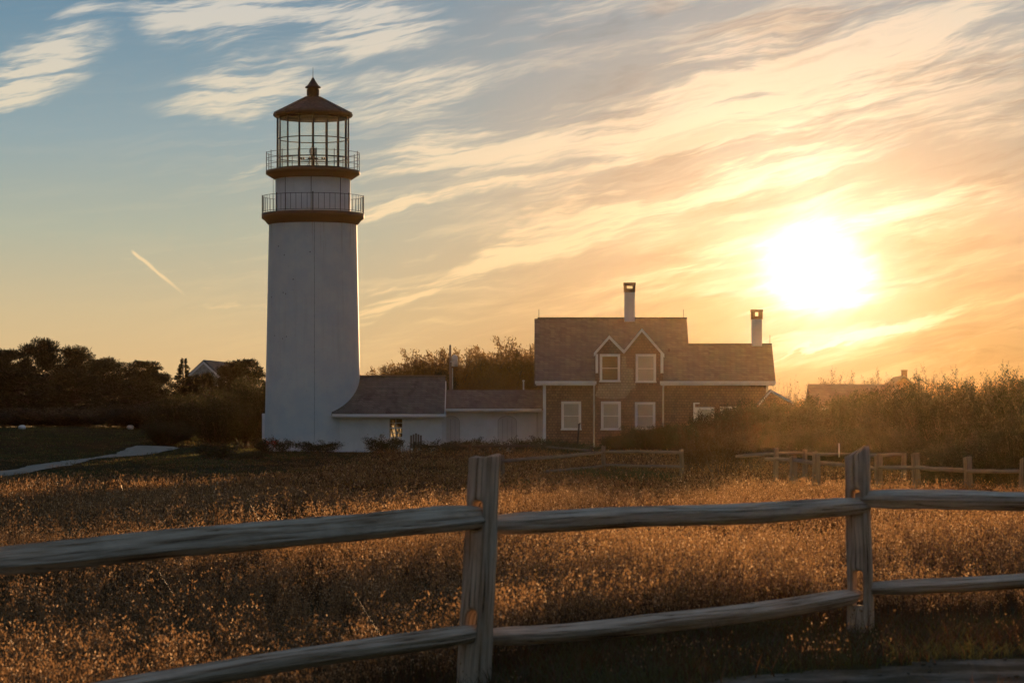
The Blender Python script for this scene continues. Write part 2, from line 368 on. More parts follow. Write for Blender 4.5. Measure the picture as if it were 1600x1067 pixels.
def m_tower():
    t = T(newmat('weathered_tower_paint')); p = t.coord()
    a = t.noise(p, 1.1, 6, 0.6); st = t.noise(t.mapping(p, (5, 5, 0.22)), 1.0, 6, 0.65); g = t.noise(p, 26, 4, 0.6); sp = t.noise(p, 7, 3, 0.5)
    s = t.n('ShaderNodeSeparateXYZ'); t.set(s.inputs[0], p)
    col = t.mix(t.mr(a, 0.3, 0.7), (0.70, 0.72, 0.76), (0.80, 0.80, 0.80))
    col = t.mix(t.mr(st, 0.52, 0.75, 0, 0.24), col, (0.50, 0.47, 0.44))
    rust = t.math('MULTIPLY', t.mr(st, 0.52, 0.64), t.mr(s.outputs[2], 10.0, 12.6, 0, 0.4))
    col = t.mix(rust, col, (0.34, 0.22, 0.15)); col = t.mix(t.mr(sp, 0.66, 0.72, 0, 0.35), col, (0.52, 0.50, 0.48))
    fr = t.math('FRACT', t.math('DIVIDE', s.outputs[2], 0.085)); h = t.math('ADD', t.math('MULTIPLY', t.mr(fr, 0.0, 0.18), 0.6), g)
    return t.out(t.principled(col, 0.6, normal=t.bump(h, 0.28, 0.012)))
TOWERW = m_tower()
WHITE = m_paint('white_render', (0.78, 0.79, 0.80), dirt=(0.5, 0.48, 0.44), dirt_amt=0.22)
TRIM = m_paint('white_trim_paint', (0.86, 0.85, 0.84), dirt_amt=0.2, bump=0.05)
BRICKW = m_shingle('whitewashed_brick', (0.74, 0.74, 0.74), (0.70, 0.70, 0.70), (0.60, 0.59, 0.57), 0.085, 0.24, bump=0.3)
GREYDOOR = m_paint('chalky_door_paint', (0.62, 0.62, 0.62), dirt_amt=0.3)
OUTL = m_paint('door_gap_shadow_paint', (0.30, 0.30, 0.30))
ROOFG = m_shingle('grey_roof_shingle', (0.20, 0.18, 0.16), (0.135, 0.118, 0.102), (0.05, 0.04, 0.035), 0.115, 0.30, stain=(0.07, 0.055, 0.05), st=0.6)
ROOFB = m_shingle('brown_roof_shingle', (0.26, 0.195, 0.155), (0.175, 0.125, 0.10), (0.045, 0.03, 0.025), 0.115, 0.28, stain=(0.08, 0.05, 0.04), st=0.35)
WALLS = m_shingle('cedar_wall_shingle', (0.37, 0.225, 0.145), (0.23, 0.135, 0.085), (0.045, 0.03, 0.02), 0.14, 0.17, stain=(0.14, 0.10, 0.08), st=0.3)
WALLN = m_shingle('new_cedar_shingle', (0.50, 0.40, 0.29), (0.38, 0.29, 0.20), (0.14, 0.10, 0.07), 0.14, 0.17)
IRON = m_metal('black_iron', (0.010, 0.008, 0.008), 0.65, 0.0)
IRONP = m_paint('dark_deck_paint', (0.030, 0.022, 0.020), dirt=(0.06, 0.04, 0.03), dirt_amt=0.3)
BRICKD = m_shingle('dark_chimney_brick', (0.17, 0.075, 0.045), (0.12, 0.05, 0.03), (0.10, 0.08, 0.07), 0.075, 0.21)
GLASS = m_glass('lantern_glass', (0.93, 0.96, 0.94), 0.05)
WGLASS = m_glass('window_glass', (0.93, 0.93, 0.93), 0.06)
ROOMSHADE = m_paint('painted_room_shade', (0.10, 0.09, 0.07), dirt_amt=0.1)
BLIND = m_paint('pale_blind', (0.66, 0.66, 0.65), dirt_amt=0.1)
GREYM = m_metal('grey_transformer_metal', (0.42, 0.43, 0.44), 0.5, 0.2)
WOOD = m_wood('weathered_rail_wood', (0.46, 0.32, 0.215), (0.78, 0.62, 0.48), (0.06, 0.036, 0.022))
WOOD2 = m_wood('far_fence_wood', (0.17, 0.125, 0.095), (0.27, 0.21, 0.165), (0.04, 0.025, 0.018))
BARK = m_paint('bark', (0.055, 0.038, 0.027), var=0.4, dirt=(0.10, 0.08, 0.06), bump=0.8)
TWIG = m_paint('twig_bark', (0.10, 0.068, 0.045), var=0.4, dirt=(0.16, 0.12, 0.09))
PINE = m_leaf('pine_needles', (0.020, 0.022, 0.010), (0.040, 0.040, 0.017), 0.18)
WILL = m_leaf('russet_leaves', (0.060, 0.042, 0.016), (0.11, 0.070, 0.025), 0.45, (0.26, 0.14, 0.04))
SHRB = m_leaf('brown_shrub_leaves', (0.030, 0.021, 0.009), (0.065, 0.044, 0.018), 0.3, (0.12, 0.06, 0.018), nscale=0.9)
SHRG = m_leaf('olive_shrub_leaves', (0.024, 0.026, 0.010), (0.060, 0.056, 0.020), 0.25, (0.085, 0.06, 0.018), nscale=0.9)
WEED = m_leaf('weed_leaves', (0.030, 0.036, 0.014), (0.055, 0.055, 0.022), 0.3)
RED = m_leaf('red_leaves', (0.30, 0.05, 0.03), (0.40, 0.09, 0.04), 0.4)
SEED = m_leaf('dry_seed_heads', (0.11, 0.062, 0.028), (0.22, 0.13, 0.062), 0.45, (0.44, 0.25, 0.11), 0.6, 0.25)
GLINT = m_leaf('painted_seed_glints', (0.30, 0.20, 0.12), (0.46, 0.33, 0.20), 0.55, (0.85, 0.56, 0.33), 0.6, 0.25)  # paler copy of the seed colour: sun glints painted in
STRAW = m_leaf('dry_straw', (0.040, 0.023, 0.011), (0.10, 0.056, 0.025), 0.35, (0.13, 0.058, 0.02), 0.5, 0.25)
GRASSG = m_leaf('green_grass', (0.035, 0.042, 0.014), (0.07, 0.07, 0.026), 0.4, (0.14, 0.13, 0.04))

# ---------------------------------------------------------------- terrain
def ss(a, b, x):
    t = np.clip((np.asarray(x, float) - a) / (b - a), 0, 1); return t * t * (3 - 2 * t)
YB = [-60, 21, 60, 100, 130, 160, 250, 5000]; ZB = [0.0, 0.0, 0.08, 0.2, 0.5, 0.96, 1.25, 1.25]
def ground(x, y):
    x = np.asarray(x, float); y = np.asarray(y, float)
    yy = np.stack([np.interp(y + d, YB, ZB) for d in (-12, -6, 0, 6, 12)]).mean(0)
    z = yy - 0.55 * ss(1.5, -2.5, x) * ss(34, 20, y) + 1.30 * ss(150, 190, y) * ss(-13.5, -20, x)
    near = ss(400, 200, y)
    z = z + near * (0.035 * np.sin(x * 0.9 + 1.3) * np.sin(y * 0.31) + 0.05 * np.sin(x * 0.23 + y * 0.11) * np.sin(y * 0.07 + 2))
    return z
def gz(x, y): return float(ground(x, y))
def G(px, py, y0=15.0, y1=400.0):
    """photo pixel -> point where its ray meets the ground"""
    ys = np.linspace(y0, y1, 6000); x = (px - 800) / F * ys; z = EYE - (py - HZ) / F * ys
    k = np.argmax(z <= ground(x, ys)); return Vector((x[k], ys[k], gz(x[k], ys[k])))

# ---------------------------------------------------------------- ground, paths
t = T(newmat('field_soil')); p = t.pos()
a = t.noise(p, 0.09, 5, 0.6); b = t.noise(p, 1.7, 6, 0.65); c = t.noise(p, 14, 5, 0.6)
col = t.ramp(t.math('ADD', t.math('MULTIPLY', b, 0.6), t.math('MULTIPLY', c, 0.4)), [(0.32, (0.022, 0.016, 0.009)), (0.5, (0.055, 0.038, 0.02)), (0.7, (0.10, 0.068, 0.034))])
col = t.mix(t.mr(a, 0.42, 0.62, 0, 0.6), col, (0.038, 0.042, 0.015))
t.out(t.principled(col, 0.95, normal=t.bump(t.math('ADD', b, c), 0.3, 0.03), spec=0.0)); SOIL = t.m
def m_sand(name, c1, c2, peb):
    t = T(newmat(name)); p = t.pos()
    b = t.noise(p, 2.2, 6, 0.65); c = t.noise(p, 26, 5, 0.6)
    v = t.n('ShaderNodeTexVoronoi'); t.set(v.inputs['Vector'], p); v.inputs['Scale'].default_value = 22
    col = t.mix(t.mr(b, 0.35, 0.65), c1, c2); col = t.mix(t.mr(c, 0.5, 0.7, 0, 0.5), col, peb)
    col = t.mix(t.mr(v.outputs[0], 0.0, 0.25, 0.5, 0), col, peb)
    if name == 'trodden_dirt': col = t.mix(t.mr(t.noise(p, 1.1, 6, 0.7), 0.40, 0.62), col, (0.085, 0.068, 0.045))
    return t.out(t.principled(col, 0.95, normal=t.bump(t.math('ADD', c, v.outputs[0]), 0.22, 0.01), spec=0.0))
SAND = m_sand('pale_sandy_gravel', (0.34, 0.30, 0.25), (0.26, 0.225, 0.18), (0.42, 0.38, 0.33))
DIRT = m_sand('trodden_dirt', (0.20, 0.16, 0.12), (0.12, 0.09, 0.062), (0.30, 0.25, 0.20))
xs = np.concatenate([-np.geomspace(340, 62, 16), np.linspace(-60, 60, 161), np.geomspace(62, 340, 16)])
ys = np.concatenate([np.linspace(-60, 8, 12), np.linspace(10, 260, 251), np.geomspace(265, 320, 8)])
GX, GY = np.meshgrid(xs, ys); GZ = ground(GX, GY)
nx, ny = len(xs), len(ys); ii = (np.arange(ny - 1)[:, None] * nx + np.arange(nx - 1)[None]).ravel()
g = fast_mesh('ground', np.stack([GX.ravel(), GY.ravel(), GZ.ravel()], 1), np.stack([ii, ii + 1, ii + nx + 1, ii + nx], 1), SOIL, smooth=True)
tag(g, kind='structure')

PATHS = []
def strip(name, pts, widths, mat, n=90, lift=0.03, jit=0.12):
    pts = np.array([(p[0], p[1]) for p in pts], float); d = np.r_[0, np.cumsum(np.hypot(*np.diff(pts, axis=0).T))]
    tt = np.linspace(0, d[-1], n); cx_ = np.interp(tt, d, pts[:, 0]); cy_ = np.interp(tt, d, pts[:, 1])
    k = np.ones(7) / 7; pad = lambda a: np.convolve(np.pad(a, 3, 'edge'), k, 'valid')
    cx_, cy_ = pad(cx_), pad(cy_); w = np.interp(tt, d, widths)
    tx, ty = np.gradient(cx_), np.gradient(cy_); L = np.hypot(tx, ty); nxn, nyn = -ty / L, tx / L
    rng = np.random.default_rng(5); V = []; m = 7
    jl = pad(rng.normal(0, jit * 2, n)); jr = pad(rng.normal(0, jit * 2, n))
    for i in range(n):
        for j in range(m):
            s = (j / (m - 1) - 0.5) * w[i] + (jl[i] if j == 0 else 0) + (jr[i] if j == m - 1 else 0)
            x = cx_[i] + nxn[i] * s; y = cy_[i] + nyn[i] * s
            V.append((x, y, gz(x, y) + lift))
    Fq = [(i * m + j, (i + 1) * m + j, (i + 1) * m + j + 1, i * m + j + 1) for i in range(n - 1) for j in range(m - 1)]
    o = fast_mesh(name, V, Fq, mat, smooth=True); tag(o, kind='structure')
    PATHS.append((cx_, cy_, w)); return o
lp = [G(-160, 762), G(-60, 748), G(0, 740), G(100, 724), G(180, 713), G(222, 705), G(238, 700), G(240, 696)]
strip('path', lp, [1.5, 1.5, 1.4, 0.9, 1.1, 2.2, 2.6, 1.8], SAND, jit=0.2)
strip('sandy_path', [(6.5, 91), (7.6, 88), (9.5, 84), (11, 80), (14, 77), (22, 74)], [1.2, 2.4, 2.8, 3.2, 3, 3], SAND)
strip('dirt_path', [(1.2, 15.0), (2.1, 16.7), (3.4, 17.3), (6, 17.8), (9, 18)], [1.2, 1.9, 2.3, 2.6, 2.6], DIRT, lift=0.015, jit=0.28)
def on_path(x, y, mar=0.0):
    r = np.zeros(len(x), bool)
    for cx_, cy_, w in PATHS:
        for i in range(0, len(cx_)): r |= (x - cx_[i]) ** 2 + (y - cy_[i]) ** 2 < (w[i] / 2 + mar) ** 2
    return r

# ---------------------------------------------------------------- grass
rng = np.random.default_rng(11)
def ribbon_clump(nst, hgt, rad, width, nseed, seed, lean=0.25, seedfrom=0.42, spr=0.03, glint=0.14):
    """returns tri verts (n,3,3) and material index (0 stem, 1 seed)"""
    tv = []; mi = []
    for _ in range(nst):
        a = rng.uniform(0, 6.283); r = rad * math.sqrt(rng.uniform()); b = np.array([r * math.cos(a), r * math.sin(a), -0.03])
        h = hgt * rng.uniform(0.55, 1.1); la = rng.uniform(0, 6.283); ld = np.array([math.cos(la), math.sin(la), 0]) * lean * h * rng.uniform(0.2, 1.2)
        wd = rng.uniform(0, 3.1416); wv = np.array([math.cos(wd), math.sin(wd), 0]) * width * rng.uniform(0.7, 1.3)
        f = lambda s: b + np.array([0, 0, h * s * (1 - 0.12 * s)]) + ld * s * s
        q = [f(0), f(0.5), f(1.0)]
        tv += [[q[0] - wv, q[0] + wv, q[1] + wv * .7], [q[0] - wv, q[1] + wv * .7, q[1] - wv * .7], [q[1] - wv * .7, q[1] + wv * .7, q[2]]]; mi += [0, 0, 0]
        for _k in range(nseed):
            s = seedfrom + (1 - seedfrom) * rng.uniform() ** 0.75
            c = f(s) + rng.normal(0, 1, 3) * h * spr
            d = rng.normal(0, 1, 3) * 0.5 + np.array([0, 0, 1.0]); d /= np.linalg.norm(d); e = np.cross(d, rng.normal(0, 1, 3)); e /= np.linalg.norm(e)
            L = seed * rng.uniform(0.6, 1.5)
            gm = 2 if rng.uniform() < glint else 1; L *= (0.8 if gm == 2 else 1.0)
            tv += [[c - e * L * 0.32, c + e * L * 0.32, c + d * L]]; mi += [gm]
            tv += [[c - e * L * 0.32, c - d * L * 0.5, c + e * L * 0.32]]; mi += [gm]
    return np.array(tv), np.array(mi)
def scatter(n, y0, y1, variants, mats, name, pw=1.0, margin=1.0, keep=None, sc=(0.75, 1.25), label=None, cat='grass', hmod=None, pm=0.1):
    u = rng.uniform(size=n); y = (y0 ** (pw + 1) + u * (y1 ** (pw + 1) - y0 ** (pw + 1))) ** (1 / (pw + 1))
    x = rng.uniform(-1, 1, n) * (y * 0.172 + margin)
    ok = ~on_path(x, y, pm)
    if keep is not None: ok &= keep(x, y)
    x, y = x[ok], y[ok]; z = ground(x, y); n = len(x)
    ch = rng.integers(0, len(variants), n); Vs = []; Ms = []
    for k, (tv, mi) in enumerate(variants):
        idx = np.where(ch == k)[0]
        if not len(idx): continue
        a = rng.uniform(0, 6.283, len(idx)); s = rng.uniform(sc[0], sc[1], len(idx))
        if hmod is not None: s = s * hmod(x[idx], y[idx])
        ca, sa = np.cos(a) * s, np.sin(a) * s; P0 = tv.reshape(-1, 3)
        X = P0[None, :, 0] * ca[:, None] - P0[None, :, 1] * sa[:, None] + x[idx][:, None]
        Yv = P0[None, :, 0] * sa[:, None] + P0[None, :, 1] * ca[:, None] + y[idx][:, None]
        Z = P0[None, :, 2] * s[:, None] + z[idx][:, None]
        Vs.append(np.stack([X, Yv, Z], -1).reshape(-1, 3)); Ms.append(np.tile(mi, len(idx)))
    V = np.concatenate(Vs); Mi = np.concatenate(Ms)
    o = fast_mesh(name, V, np.arange(len(V)).reshape(-1, 3), None, mats=mats, midx=Mi)
    tag(o, label, cat, kind='stuff'); print(name, len(V) // 3); return o
def patch(x, y, f=0.35, ph=0.0):
    return 0.5 + 0.25 * np.sin(x * f * 1.7 + ph + 1.3 * np.sin(y * f * 0.7)) + 0.25 * np.sin(y * f * 0.9 + 2 * ph + 1.1 * np.sin(x * f * 1.3))
def tall_ok(x, y):
    edge = np.minimum(19.2 + (x + 0.22) * 0.833, 21.4) + 0.45 + 0.18 * np.sin(x * 2.1) + 0.14 * np.sin(x * 5.3)
    return (y > edge) & (rng.uniform(size=len(x)) < 0.35 + 0.65 * patch(x, y, 0.9)) & (rng.uniform(size=len(x)) < 0.6 + 0.4 * ss(0, 1.0, y - edge))
hm = lambda x, y: (0.66 + 0.5 * patch(x, y, 0.7, 1.0)) * (0.84 + 0.16 * ss(0.2, 1.6, y - np.minimum(19.2 + (x + 0.22) * 0.833, 21.4)))
nearV = [ribbon_clump(10, 0.52, 0.17, 0.0028, 12, 0.0135) for _ in range(7)]
midV = [ribbon_clump(10, 0.50, 0.24, 0.0055, 6, 0.020) for _ in range(6)]
farV = [ribbon_clump(10, 0.42, 0.5, 0.012, 3, 0.034, seedfrom=0.6) for _ in range(6)]
scatter(7600, 16.5, 33, nearV, [STRAW, SEED, GLINT], 'dry_grass', 1.0, 0.8, tall_ok, hmod=hm, label='tall golden seeded grass standing just behind the near rail fence')
scatter(5200, 32, 62, midV, [STRAW, SEED, GLINT], 'dry_grass', 1.0, 1.0, lambda x, y: rng.uniform(size=len(x)) < 0.5 + 0.5 * patch(x, y, 0.5), hmod=hm, label='dry golden grass across the middle of the field')
def far_ok(x, y):
    lawn = (x < -11) & (y > 128 + 10 * np.sin(x * .5)) & (y * 0 + rng.uniform(size=len(x)) > 0.5)
    return ~lawn & ~((y > 157) & (x > -16)) & (rng.uniform(size=len(x)) < 0.35 + 0.65 * patch(x, y, 0.22))
scatter(11500, 60, 170, farV, [STRAW, SEED, GLINT], 'dry_grass', 0.7, 2.0, far_ok, pm=0.15, hmod=lambda x, y: hm(x, y) * (1 - 0.62 * ss(-5, -9, x) * ss(80, 96, y)), label='dull brown grass in the shade near the lighthouse')
lowV = [(a, m * 0) for a, m in [ribbon_clump(24, 0.12, 0.22, 0.0035, 0, 0.01, lean=0.9) for _ in range(4)]] + [ribbon_clump(20, 0.16, 0.22, 0.003, 0, 0.01, lean=0.8) for _ in range(2)]
lowV = [(a, (m * 0 if q < 4 else m * 0 + 1)) for q, (a, m) in enumerate(lowV)]
scatter(4200, 14.2, 22.8, lowV, [GRASSG, STRAW], 'short_grass', 1.0, 0.8, lambda x, y: (rng.uniform(size=len(x)) < 0.75), label='short dark green grass along the dirt path', sc=(0.6, 1.5))
lowF = [(a, m * 0) for a, m in [ribbon_clump(16, 0.17, 0.7, 0.016, 0, 0.01, lean=0.7) for _ in range(4)]]
scatter(9000, 60, 215, lowF, [GRASSG], 'short_grass', 0.8, 3.0, lambda x, y: (patch(x, y, 0.3, 2.0) > 0.55) | ((x < -10) & (y > 125)), pm=0.15, hmod=lambda x, y: 0.6 + 0.6 * patch(x, y, .9), label='low green grass of the lawn on the left and in field patches')

dryl = [ribbon_clump(9, 0.26, 0.2, 0.0025, 3, 0.012, lean=0.6) for _ in range(4)]
scatter(90, 15.5, 21.5, dryl, [STRAW, SEED, GLINT], 'dry_grass', 1.0, 0.8, lambda x, y: (y > 17.5 + 0.4 * np.sin(x * 3)) & (y < np.minimum(19.2 + (x + 0.22) * 0.833, 21.4) + .3), label='sparse dry stalks in front of the near fence')
# loose stones on the trodden dirt: too many and too small to count
srng = np.random.default_rng(9); bm = bmesh.new()
for k in range(160):
    i_ = srng.integers(6, 86); cx_, cy_, w_ = PATHS[2]; x_ = cx_[i_] + srng.normal(0, .3); y_ = cy_[i_] + srng.uniform(-.6, .6) * w_[i_]; r_ = srng.uniform(.004, .013)
    q = bmesh.ops.create_icosphere(bm, subdivisions=1, radius=r_)
    for v in q['verts']: v.co = Vector((v.co.x * 1.4 + x_, v.co.y + y_, v.co.z * .6 + gz(x_, y_) + .02 + r_ * .3)) + Vector(srng.normal(0, r_ * .1, 3))
me = bpy.data.meshes.new('loose_stones'); bm.to_mesh(me); bm.free(); me.materials.append(DIRT); o = bpy.data.objects.new('loose_stones', me); COL.objects.link(o)
tag(o, 'small loose stones scattered on the trodden dirt at the bottom right', 'stones', kind='stuff')

scatter(700, 14.5, 19.5, lowV, [GRASSG, STRAW], 'short_grass', 1.0, 0.8, pm=-5.0, label='stray low tufts growing through the trodden dirt', sc=(0.3, 0.9))
tallV = [ribbon_clump(5, 0.74, 0.14, 0.0028, 16, 0.013, lean=0.35, seedfrom=0.45, glint=0.3) for _ in range(5)]
scatter(1100, 17.5, 48, tallV, [STRAW, SEED, GLINT], 'dry_grass', 0.8, 0.8, lambda x, y: (y > np.minimum(19.2 + (x + 0.22) * 0.833, 21.4) + .5) & (patch(x, y, 1.1, .5) > .45), label='taller wispy stalks rising above the golden grass')
greenV = [(a, m * 0) for a, m in [ribbon_clump(22, 0.34, 0.25, 0.009, 0, 0.01, lean=0.5) for _ in range(4)]]
scatter(900, 20, 80, greenV, [WEED], 'green_weeds', 0.8, 0.8, lambda x, y: (y > np.minimum(19.2 + (x + 0.22) * 0.833, 21.4) + .5) & (patch(x, y, 0.6, 3.1) > .72), label='patches of dark green weeds among the golden grass', cat='weeds')

# ================================================================ LIGHTHOUSE
TY = 164.0; SC = F / TY
def zt(py): return EYE - (py - HZ) / SC
TX = (489 - 800) / SC; TC = (TX, TY); tz = gz(TX, TY)
LH = thing('lighthouse', 'tall white round lighthouse with black lantern room and two railed galleries', 'lighthouse', (TX, TY, tz))
m = MB(); r0, r1 = 151 / 2 / SC, 137 / 2 / SC; z0, z1 = tz - 0.4, zt(347)
prof = [(r0 + 0.03, z0), (r0 + 0.01, tz + 0.5)] + [(r0 + (r1 - r0) * k / 24, tz + 0.5 + (z1 - tz - 0.5) * k / 24) for k in range(1, 25)]
m.lathe(TC, prof, 96); tw = m.build('tower_wall', TOWERW, LH)
m = MB(); tt = [(TX + math.sin(R(5.5)) * (r0 + (r1 - r0) * k / 8 + 0.005), TY - math.cos(R(5.5)) * (r0 + (r1 - r0) * k / 8 + 0.005), tz + (z1 - tz) * k / 8) for k in range(9)]
m.tube(tt, 0.014, 6); m.build('lightning_cable', GREYM, tw)
for (px, py) in [(446, 460), (450, 462), (426, 466), (433, 526), (447, 402), (489, 398), (462, 440), (437, 388), (452, 528), (446, 531)]:
    an = math.asin((px - 489) / SC / (r1 + .12)); rr = r0 + (r1 - r0) * (zt(py) - tz) / (z1 - tz)
    m = MB(); m.box(TX + math.sin(an) * rr - .02, TX + math.sin(an) * rr + .025, TY - math.cos(an) * rr - .012, TY - math.cos(an) * rr + .05, zt(py) - .03, zt(py) + .03); m.build('chip', IRONP, tw)
m = MB(); m.box(TX - r0 - 0.10, TX - r0 + 0.3, TY - 0.5, TY + 0.4, tz - 0.3, zt(646)); m.build('doorway_jamb', WHITE, LH, 0.02)
# lower gallery
rg = 160 / 2 / SC
m = MB(); m.lathe(TC, [(r1, zt(352)), (r1 + .10, zt(350)), (rg - .16, zt(345)), (rg, zt(342)), (rg, zt(334.5)), (rg - .05, zt(334)), (1.6, zt(334))], 96); gd = m.build('lower_gallery_deck', IRONP, LH)
def railing(name, r, zb, zt_, hr, nb, ns, a0, bt, st_):
    m = MB()
    for z in hr: m.ring(TC, r, z, bt * 1.25)
    rl = m.build(name, IRON, LH)
    for k in range(ns):
        a = R(a0) + 2 * math.pi * k / ns; x, y = TX + r * math.sin(a), TY - r * math.cos(a)
        m = MB(); m.tube([(x, y, zb), (x, y, zt_ + 0.07)], st_, 8); m.build('stanchion', IRON, rl)
    if nb:
        b0 = None
        for k in range(nb):
            a = R(a0) + 2 * math.pi * k / nb
            if k % (nb // ns) == 0: continue
            x, y = r * math.sin(a), -r * math.cos(a)
            if b0 is None:
                m = MB(); m.tube([(TX, TY, zb + .05), (TX, TY, zt_)], bt, 6); b0 = m.build('baluster', IRON, rl); b0.location = (x, y, 0)
            else:
                c = b0.copy(); COL.objects.link(c); c.location = (x, y, 0)
    return rl
railing('lower_railing', rg - 0.04, zt(334), zt(307.5), [zt(307.5), zt(332)], 56, 8, 3.6, 0.011, 0.028)
# service room drum
rd = 117 / 2 / SC
m = MB(); m.lathe(TC, [(rd, zt(336)), (rd, zt(272)), (1.2, zt(272))], 64); dr = m.build('service_room_wall', WHITE, LH)
for a in (-43, 1, 50, 12):
    rr = rd + .012; x, y = TX + rr * math.sin(R(a)), TY - rr * math.cos(R(a))
    if a == 12: continue
    m = MB(); m.tube([(x, y, zt(334)), (x, y, zt(277))], 0.016, 5); m.build('panel_seam', IRON, dr)
m = MB(); m.tube([(TX - rd - .10, TY - .3, zt(334)), (TX - rd - .10, TY - .3, zt(277))], 0.012, 6); m.build('conduit', IRON, dr)
# upper gallery
ru = 147 / 2 / SC
m = MB(); m.lathe(TC, [(rd, zt(281)), (rd + .12, zt(280)), (ru - .12, zt(275)), (ru, zt(273)), (ru, zt(268)), (ru - .04, zt(267.4)), (0.05, zt(267.4))], 96); m.build('upper_gallery_deck', IRONP, LH)
railing('upper_railing', ru - 0.03, zt(268), zt(240), [zt(240), zt(249), zt(258.5)], 0, 16, 8, 0.011, 0.02)
# lantern room
rl_ = 111 / 2 / SC; ln0 = 4.4
def lp_(a, r): return (TX + r * math.sin(R(a)), TY - r * math.cos(R(a)))
LR = MB(); LR.lathe(TC, [(rl_ + .04, zt(268)), (rl_ + .04, zt(263.5)), (rl_ - .06, zt(263.5)), (rl_ - .06, zt(268))], 16, False, R(ln0)); LT = MB(); LT.lathe(TC, [(rl_ + .02, zt(186)), (rl_ + .02, zt(182)), (rl_ - .05, zt(182)), (rl_ - .05, zt(186))], 16, False, R(ln0))
LRo = LR.build('lantern_room', IRON, LH); LT.build('top_ring', IRON, LRo)
for k in range(16):
    a = ln0 + 22.5 * k; x, y = lp_(a, rl_); m = MB(); m.tube([(x, y, zt(267)), (x, y, zt(183))], 0.040, 6); m.build('mullion', IRON, LRo)
    x2, y2 = lp_(a + 22.5, rl_); c_ = Vector((TX, TY, 0)); g0 = Vector((x, y, 0)); g1_ = Vector((x2, y2, 0))
    m = MB(); ins = 0.99
    pa = c_ + (g0 - c_) * ins; pb = c_ + (g1_ - c_) * ins
    m.add([(pa.x, pa.y, zt(266)), (pb.x, pb.y, zt(266)), (pb.x, pb.y, zt(184)), (pa.x, pa.y, zt(184))], [(0, 1, 2, 3)]); m.build('glass_pane', GLASS, LRo)
for z in (218, 248):
    m = MB(); m.ring(TC, rl_ + .005, zt(z), 0.028, 16, R(ln0)); m.build('glazing_bar', IRON, LRo)
# roof with eight ribs, vent ball and rod
rr_ = 124 / 2 / SC
m = MB(); m.lathe(TC, [(rl_ - .1, zt(183.5)), (rr_ - .08, zt(184)), (rr_, zt(181.5)), (rr_, zt(178.5)), (rr_ - .10, zt(176)), (.9 * rr_, zt(174)), (0.36, zt(152)), (0.30, zt(152))], 16, False, R(ln0)); rf = m.build('lantern_roof', IRON, LH)
for k in range(8):
    a = ln0 - 4.4 + 45 * k + 4; x, y = lp_(a, rr_ - .04); x2, y2 = lp_(a, 0.34)
    m = MB(); m.bar((x, y, zt(177)), (x2, y2, zt(151.5)), 0.06, 0.07); m.build('roof_rib', IRON, rf)
m = MB(); m.lathe(TC, [(0.31, zt(154)), (0.29, zt(151)), (0.29, zt(139)), (0.42, zt(138)), (0.42, zt(136.3)), (0.30, zt(134)), (0.22, zt(130.5)), (0.12, zt(126)), (0.06, zt(122.5)), (0.0, zt(121))], 24)
for k in range(8):
    a = 45 * k; x, y = lp_(a, 0.30); m.box(x - .03, x + .03, y - .03, y + .03, zt(150), zt(140))
vb = m.build('roof_vent', IRON, rf)
m = MB(); m.tube([(TX, TY, zt(123)), (TX, TY, zt(105.5))], [0.018, 0.008], 6); m.build('lightning_rod', IRON, vb)
# beacon
m = MB(); m.lathe(TC, [(0.30, zt(267)), (0.30, zt(264)), (0.09, zt(263)), (0.09, zt(250)), (0.28, zt(249)), (0.28, zt(247)), (0.12, zt(246)), (0.1, zt(243))], 20)
for dx_ in (-.62, -.5, .5, .62): m.box(TX + dx_ - .05, TX + dx_ + .05, TY - .05, TY + .05, zt(249), zt(246))
m.box(TX - .66, TX + .66, TY - .02, TY + .02, zt(250.2), zt(249))
for dx_ in (-.4, .4): m.tube([(TX + dx_, TY, zt(267)), (TX + dx_ * .4, TY, zt(250))], .02, 6)
bc = m.build('beacon_stand', IRON, LH)
t = T(newmat('beacon_lens_glass')); BL_ = t.out(t.principled(t.mix(t.mr(t.noise(t.coord(), 8), .4, .6), (0.45, 0.52, 0.62), (0.65, 0.70, 0.76)), 0.15))
m = MB(); m.lathe(TC, [(0.0, zt(244)), (0.11, zt(243)), (0.19, zt(240)), (0.20, zt(236)), (0.15, zt(231.5)), (0.0, zt(230))], 24); m.build('beacon_lamp', BL_, LH)

